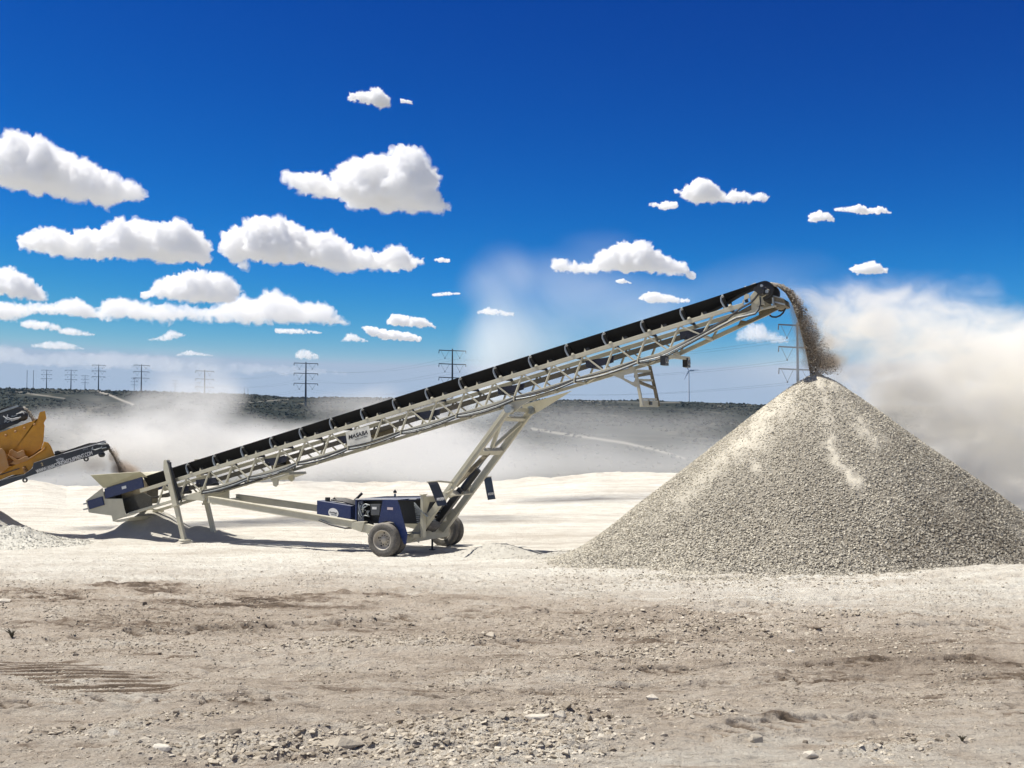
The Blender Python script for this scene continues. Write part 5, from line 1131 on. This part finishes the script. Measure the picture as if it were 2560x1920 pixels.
PXY = np.concatenate(PX); SZ = np.concatenate(SZ); Xs, Ys = ground_at(PXY[:, 0], PXY[:, 1]); Zs = gz(Xs, Ys)
SZ = SZ*np.where(PXY[:, 1] > 1700, 1.0, 1.15)
V, F, I = scatter(np.stack([Xs, Ys, Zs+SZ*.04], 1), SZ, HULLF, g, .35)
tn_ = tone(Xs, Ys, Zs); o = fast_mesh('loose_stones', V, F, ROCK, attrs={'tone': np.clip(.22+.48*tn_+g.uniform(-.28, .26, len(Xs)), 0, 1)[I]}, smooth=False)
tag(o, 'loose crushed stones and grit strewn over the foreground', 'stones', kind='stuff')
print('stones', len(Xs), time.time()-T0)
RK = [ (1126,1578,.13,.15,'dark stone left of the gravel strip in the middle distance'), (1227,1588,.22,.6,'pale flat stone just right of the dark stone in the middle distance'), (1415,1806,.16,.25,'dark block at the back edge of the rubble patch'),
 (1450,1816,.12,.35,'brown block touching the right of the dark back block'), (1496,1830,.13,.05,'nearly black stone at the right of the rubble patch'), (1514,1821,.11,.15,'dark flat stone capping the nearly black one'), (1472,1845,.14,.1,'dark lump in front of the nearly black stone'),
 (1394,1845,.22,.75,'large pale boulder with a shadowed right face in the rubble patch'), (1342,1843,.24,.8,'broad pale slab left of the large pale boulder'), (1322,1814,.15,.7,'pale block behind the broad slab'), (1250,1846,.16,.5,'tan stone with dark right side in the rubble middle'),
 (975,1876,.17,.7,'rounded pale rock in the left half of the rubble'), (1012,1914,.15,.6,'squarish rock cut by the bottom edge'), (1077,1722,.09,.3,'small dark stone pair member on smooth soil'), (1427,1650,.09,.1,'small black stone above the smooth soil strip'),
 (1688,1727,.10,.0,'solitary black cube shaped stone on smooth soil'), (1478,1537,.20,.2,'dark brown rock in the far stone row'), (1527,1511,.22,.4,'tan wedge of rock above the far stone row'), (850,1902 ,.34,.55,'very large pale slab at the bottom edge left of the rubble'),
 (285,1878,.15,.85,'pale oblong rock in the lower left rubble'), (400,1912,.18,.9,'white flat rock at the bottom edge on the left'), (458,1757,.09,.15,'dark pointed stone right of the cleat marks'), (360,1529,.17,.1,'brown clod on the dark damp streak'),
 (586,1870,.15,.3,'brown rock half buried in the lower left stones'), (303,1734,.09,.4,'tan stone lying on the last cleat ridge'), (179,1861,.08,.2,'small dark stone far left near the bottom'), (8,1518,.30,.8,'pale slab cut by the left edge'),
 (2548,1664,.13,.0,'black stone at the right edge'), (1888,1881,.17,.6,'flat grey rock with dark end at the lower right'), (2026,1909,.14,.8,'pale rock chip at the bottom edge on the right'), (2015,1880,.08,.2,'dark upright stone above the pale rock chip'),
 (1978,1628,.13,.9,'whitish stone on brown soil below the pile'), (2046,1593,.16,.1,'dark sliver of rock below the pile'), (1961,1730,.08,.1,'small dark stone on bare soil to the right'), (1632,1790,.16,.8,'pale broken rock at the right end of the rubble'),
 (972,1386,.30,.9,'white limestone chunk lying against the near wheel'), (948,1392,.12,.2,'brown clod beside the white chunk at the wheel') ]
for i, (px, py, s_, t_, lb) in enumerate(RK):
    X1, Y1 = ground_at(np.array([float(px)]), np.array([float(py)])); r_ = np.random.default_rng(600+i); Y1 = Y1-(1.0 if i == 35 else 0)*0
    v, f = HULL14[i % 8]; z = gz(X1, Y1)[0]; s2 = s_*.38*(1.0 if py > 1450 else 1.3)
    if i in (18, 8, 20, 26): sc3 = np.array([1.25, .8, .55])
    else: sc3 = np.array([1, .85, .9])
    a = r_.uniform(0, 6.28); R_ = np.array([[math.cos(a), -math.sin(a), 0], [math.sin(a), math.cos(a), 0], [0, 0, 1]])
    vv = (v*sc3)@R_.T*s2; o = fast_mesh('rock', vv, f, ROCK, attrs={'tone': np.full(len(v), t_)}, smooth=False); o.location = (X1[0], Y1[0], z+s2*.25)
    b_ = o.modifiers.new('bevel', 'BEVEL'); b_.width = s2*.08; b_.segments = 2; tag(o, lb, 'rock', 'rocks lying in the foreground')
# dry tufts
DRY = plain('dry_stalk', (.10, .09, .06), .9)
for px, py, s_, lb in ((30, 1592, .13, 'dark dry weed leaning at the left edge'), (2406, 1868, .04, 'tiny dry weed at the lower right corner')):
    X1, Y1 = ground_at(np.array([float(px)]), np.array([float(py)])); z = gz(X1, Y1)[0]; q = MB(); rr = random.Random(px)
    for k in range(34):
        a = rr.uniform(0, 6.28); l_ = s_*rr.uniform(.5, 1.1); e_ = rr.uniform(.2, .9)
        q.tube([(0, 0, -.01), (math.cos(a)*l_*e_*.4, math.sin(a)*l_*e_*.4, l_*.6), (math.cos(a)*l_*e_, math.sin(a)*l_*e_, l_*.9)], [.004, .003, .001], 4, caps=False)
    o = q.build('dry_weed', DRY); o.location = (X1[0], Y1[0], z); tag(o, lb, 'weed')
print('rocks', time.time()-T0)

# ------------------------------------------------------------------ blowing dust (real volumes) and the hazy air
def dust(name, label, blobs, col, sig, wind, nscale, warp, step, aniso=.3, cut=(.36, .66), voxel=.5, pad=1.0):
    """blobs: (px, py, distance, rx px, ry px, depth radius m, strength)"""
    C = []; R = []; A = []
    for px, py, Y, rx, ry, rd, a in blobs:
        C.append(at_y(px, py, Y)); R.append((rx*Y/FPX, rd, ry*Y/FPX)); A.append(a)
    C, R = np.array(C), np.array(R); V, F = merge_spheres(C, R+warp*pad)
    me, co, no = remeshed(V, F, voxel); me.name = name
    m, nt, out = newmat(name); L = nt.links.new
    tc = N(nt, 'ShaderNodeTexCoord'); mp = N(nt, 'ShaderNodeMapping'); mp.inputs['Scale'].default_value = tuple(nscale*k for k in wind[0]); mp.inputs['Rotation'].default_value = wind[1]
    L(tc.outputs['Object'], mp.inputs['Vector'])
    nz = N(nt, 'ShaderNodeTexNoise', Scale=1.0, Detail=6.0, Roughness=.64, Distortion=.7); L(mp.outputs[0], nz.inputs['Vector'])
    nw = N(nt, 'ShaderNodeTexNoise', Scale=nscale*.55, Detail=2.0); L(tc.outputs['Object'], nw.inputs['Vector'])
    sb = N(nt, 'ShaderNodeVectorMath', operation='SUBTRACT'); L(nw.outputs['Color'], sb.inputs[0]); sb.inputs[1].default_value = (.5, .5, .5)
    ms = N(nt, 'ShaderNodeVectorMath', operation='SCALE'); L(sb.outputs[0], ms.inputs[0]); ms.inputs['Scale'].default_value = warp*3
    ad = N(nt, 'ShaderNodeVectorMath', operation='ADD'); L(tc.outputs['Object'], ad.inputs[0]); L(ms.outputs[0], ad.inputs[1])
    acc = None
    for c_, r_, a in zip(C, R, A):
        s1 = N(nt, 'ShaderNodeVectorMath', operation='SUBTRACT'); L(ad.outputs[0], s1.inputs[0]); s1.inputs[1].default_value = tuple(c_)
        s2 = N(nt, 'ShaderNodeVectorMath', operation='DIVIDE'); L(s1.outputs[0], s2.inputs[0]); s2.inputs[1].default_value = tuple(r_)
        s3 = N(nt, 'ShaderNodeVectorMath', operation='LENGTH'); L(s2.outputs[0], s3.inputs[0])
        mr = N(nt, 'ShaderNodeMapRange', interpolation_type='SMOOTHSTEP'); L(s3.outputs['Value'], mr.inputs[0]); mr.inputs[1].default_value = 1.0; mr.inputs[2].default_value = .15; mr.inputs[3].default_value = 0; mr.inputs[4].default_value = a
        if acc is None: acc = mr.outputs[0]
        else:
            q = N(nt, 'ShaderNodeMath', operation='ADD'); L(acc, q.inputs[0]); L(mr.outputs[0], q.inputs[1]); acc = q.outputs[0]
    nr_ = N(nt, 'ShaderNodeMapRange'); nr_.inputs[1].default_value = cut[0]; nr_.inputs[2].default_value = cut[1]; nr_.inputs[3].default_value = .12; nr_.inputs[4].default_value = 1.9; L(nz.outputs[0], nr_.inputs[0])
    q = N(nt, 'ShaderNodeMath', operation='MULTIPLY'); L(acc, q.inputs[0]); L(nr_.outputs[0], q.inputs[1])
    q2 = N(nt, 'ShaderNodeMath', operation='MULTIPLY'); L(q.outputs[0], q2.inputs[0]); q2.inputs[1].default_value = sig
    v = N(nt, 'ShaderNodeVolumePrincipled'); v.inputs['Color'].default_value = (*col, 1); v.inputs['Anisotropy'].default_value = aniso; L(q2.outputs[0], v.inputs['Density'])
    L(v.outputs[0], out.inputs['Volume']); m.cycles.volume_step_rate = step
    me.materials.clear(); me.materials.append(m); o = bpy.data.objects.new(name, me); link(o); return tag(o, label, 'dust', kind='stuff')
WD = ((.45, .8, 1.15), (0, math.radians(-22), 0))
dust('dust_plume', 'dense white dust plume blowing right from the top of the gravel pile', [
 (2110, 935, 32.4, 90, 42, 1.0, 1.0), (2220, 950, 33.0, 150, 75, 1.6, 1.1), (2330, 1010, 33.8, 190, 120, 2.2, 1.0), (2450, 1080, 35.3, 230, 190, 3.2, .8), (2640, 1180, 36.5, 280, 270, 4, .7), (2350, 905, 34.6, 230, 100, 2.6, .7), (2560, 950, 36, 260, 150, 3.2, .9),
 (2200, 1020, 33.4, 90, 70, 1.2, .9), (2290, 1110, 33.6, 110, 90, 1.4, .9), (2400, 1200, 33.8, 120, 100, 1.5, .9), (2520, 1290, 34.2, 130, 100, 1.6, .9), (2660, 1330, 35.5, 200, 120, 2.5, .9),
 (2090, 880, 32.4, 70, 60, 1.0, .8), (2060, 800, 32.3, 70, 120, 1.0, .8), (2150, 810, 33.0, 130, 120, 1.6, .75), (2280, 820, 34.0, 180, 120, 2.2, .55), (2430, 830, 35.2, 180, 110, 2.4, .5), (2560, 850, 36, 120, 90, 2.4, .35), (2020, 735, 32.2, 80, 50, .9, .45), (2190, 730, 33.6, 190, 60, 1.8, .28), (2360, 740, 34.6, 170, 60, 2.0, .16)],
 (1.0, .988, .955), 1.2, ((.75, .9, 1.1), (0, math.radians(-28), 0)), 1.05, .40, .28, aniso=0, cut=(.43, .585), voxel=.25)
dust('falling_dust', 'brown dust streaming off the falling gravel', [
 (1990, 768, 31.5, 24, 46, .35, .6), (2012, 812, 31.5, 40, 50, .42, .8), (2036, 858, 31.6, 58, 50, .5, .9), (2060, 902, 31.7, 72, 38, .55, .9)],
 (.74, .65, .53), 5.0, ((1.4, 1.0, .6), (0, math.radians(28), 0)), 2.4, .035, .4, aniso=0, voxel=.08)  # shade inside the stream put into the brown scatter colour
dust('falling_dust', 'brown dust falling with the trickle into the feed hopper', [
 (285, 1140, 41.0, 16, 30, .3, .8), (303, 1172, 41.0, 34, 28, .4, .9), (325, 1180, 41.2, 40, 22, .4, .5), (235, 1165, 41.3, 50, 30, .4, .15)],
 (.62, .52, .42), 7, ((1.4, 1.0, .6), (0, math.radians(25), 0)), 2.0, .05, .4, aniso=0, voxel=.08)
dust('dust_cloud', 'pale dust cloud drifting low behind the hopper and the lattice conveyor', [
 (120, 1050, 45.5, 90, 60, 2, .5), (220, 1070, 46, 140, 90, 2.5, .8), (330, 1110, 46, 150, 100, 2.5, 1.1), (440, 1060, 48, 150, 110, 3.5, .85), (180, 1140, 46, 190, 70, 2.5, .55), (500, 1130, 47.5, 200, 100, 3, .9), (640, 1110, 49, 190, 100, 4, .7),
 (500, 975, 50, 120, 90, 3.5, .32), (470, 905, 50, 90, 60, 3, .10), (800, 1130, 49, 200, 110, 4, .75), (960, 1090, 50, 170, 100, 4, .8), (1080, 1080, 50, 170, 110, 4, .7), (900, 1010, 50, 160, 70, 3, .35), (1200, 1130, 50, 170, 90, 4, .35)],
 (.995, .99, .975), .55, ((.5, .8, 1.0), (0, math.radians(-10), 0)), .36, .8, .35, aniso=0, cut=(.38, .64), voxel=.5)
dust('dust_veil', 'thin high veil of dust hanging in the sky behind the conveyor', [
 (1240, 985, 62, 120, 80, 5, 1.0), (1275, 850, 62, 135, 160, 5, .75), (1360, 850, 64, 230, 150, 5, .55), (1260, 700, 62, 130, 110, 5, .42), (1420, 720, 64, 240, 110, 5, .28), (1500, 620, 64, 130, 60, 4, .10), (1600, 800, 66, 250, 140, 5, .25), (1900, 720, 66, 240, 90, 5, .18), (1980, 900, 66, 200, 110, 5, .25)],
 (.92, .96, .98), .19, ((.7, .8, .9), (0, math.radians(-40), 0)), .14, 1.2, .4, aniso=0, cut=(.34, .68), voxel=.7)
dust('valley_dust', 'grey dust lying in the valley between the quarry pad and the hills', [
 (100, 1190, 118, 330, 60, 14, .8), (450, 1180, 118, 300, 80, 14, .9), (780, 1160, 120, 330, 100, 16, 1.0), (1120, 1150, 120, 330, 120, 16, 1.3), (1430, 1160, 120, 300, 90, 16, .65), (1720, 1150, 122, 300, 90, 16, .5), (1500, 1060, 124, 500, 80, 16, .30), (2100, 1120, 124, 300, 110, 16, .7), (2450, 1120, 124, 300, 110, 16, .8)],
 (.97, .97, .96), .075, ((.6, .8, 1.0), (0, 0, 0)), .07, 2.5, .5, aniso=0, cut=(.2, .8), voxel=1.5)
b = 3650
hz_ = MB().box(-b, b, -b, b, -40, 175).build('haze', volume_mat('haze', (.30, .62, 1.0), .00004, 0)); tag(hz_, 'thin pale haze filling the air over the quarry and the valley', kind='stuff')
print('dust', time.time()-T0)
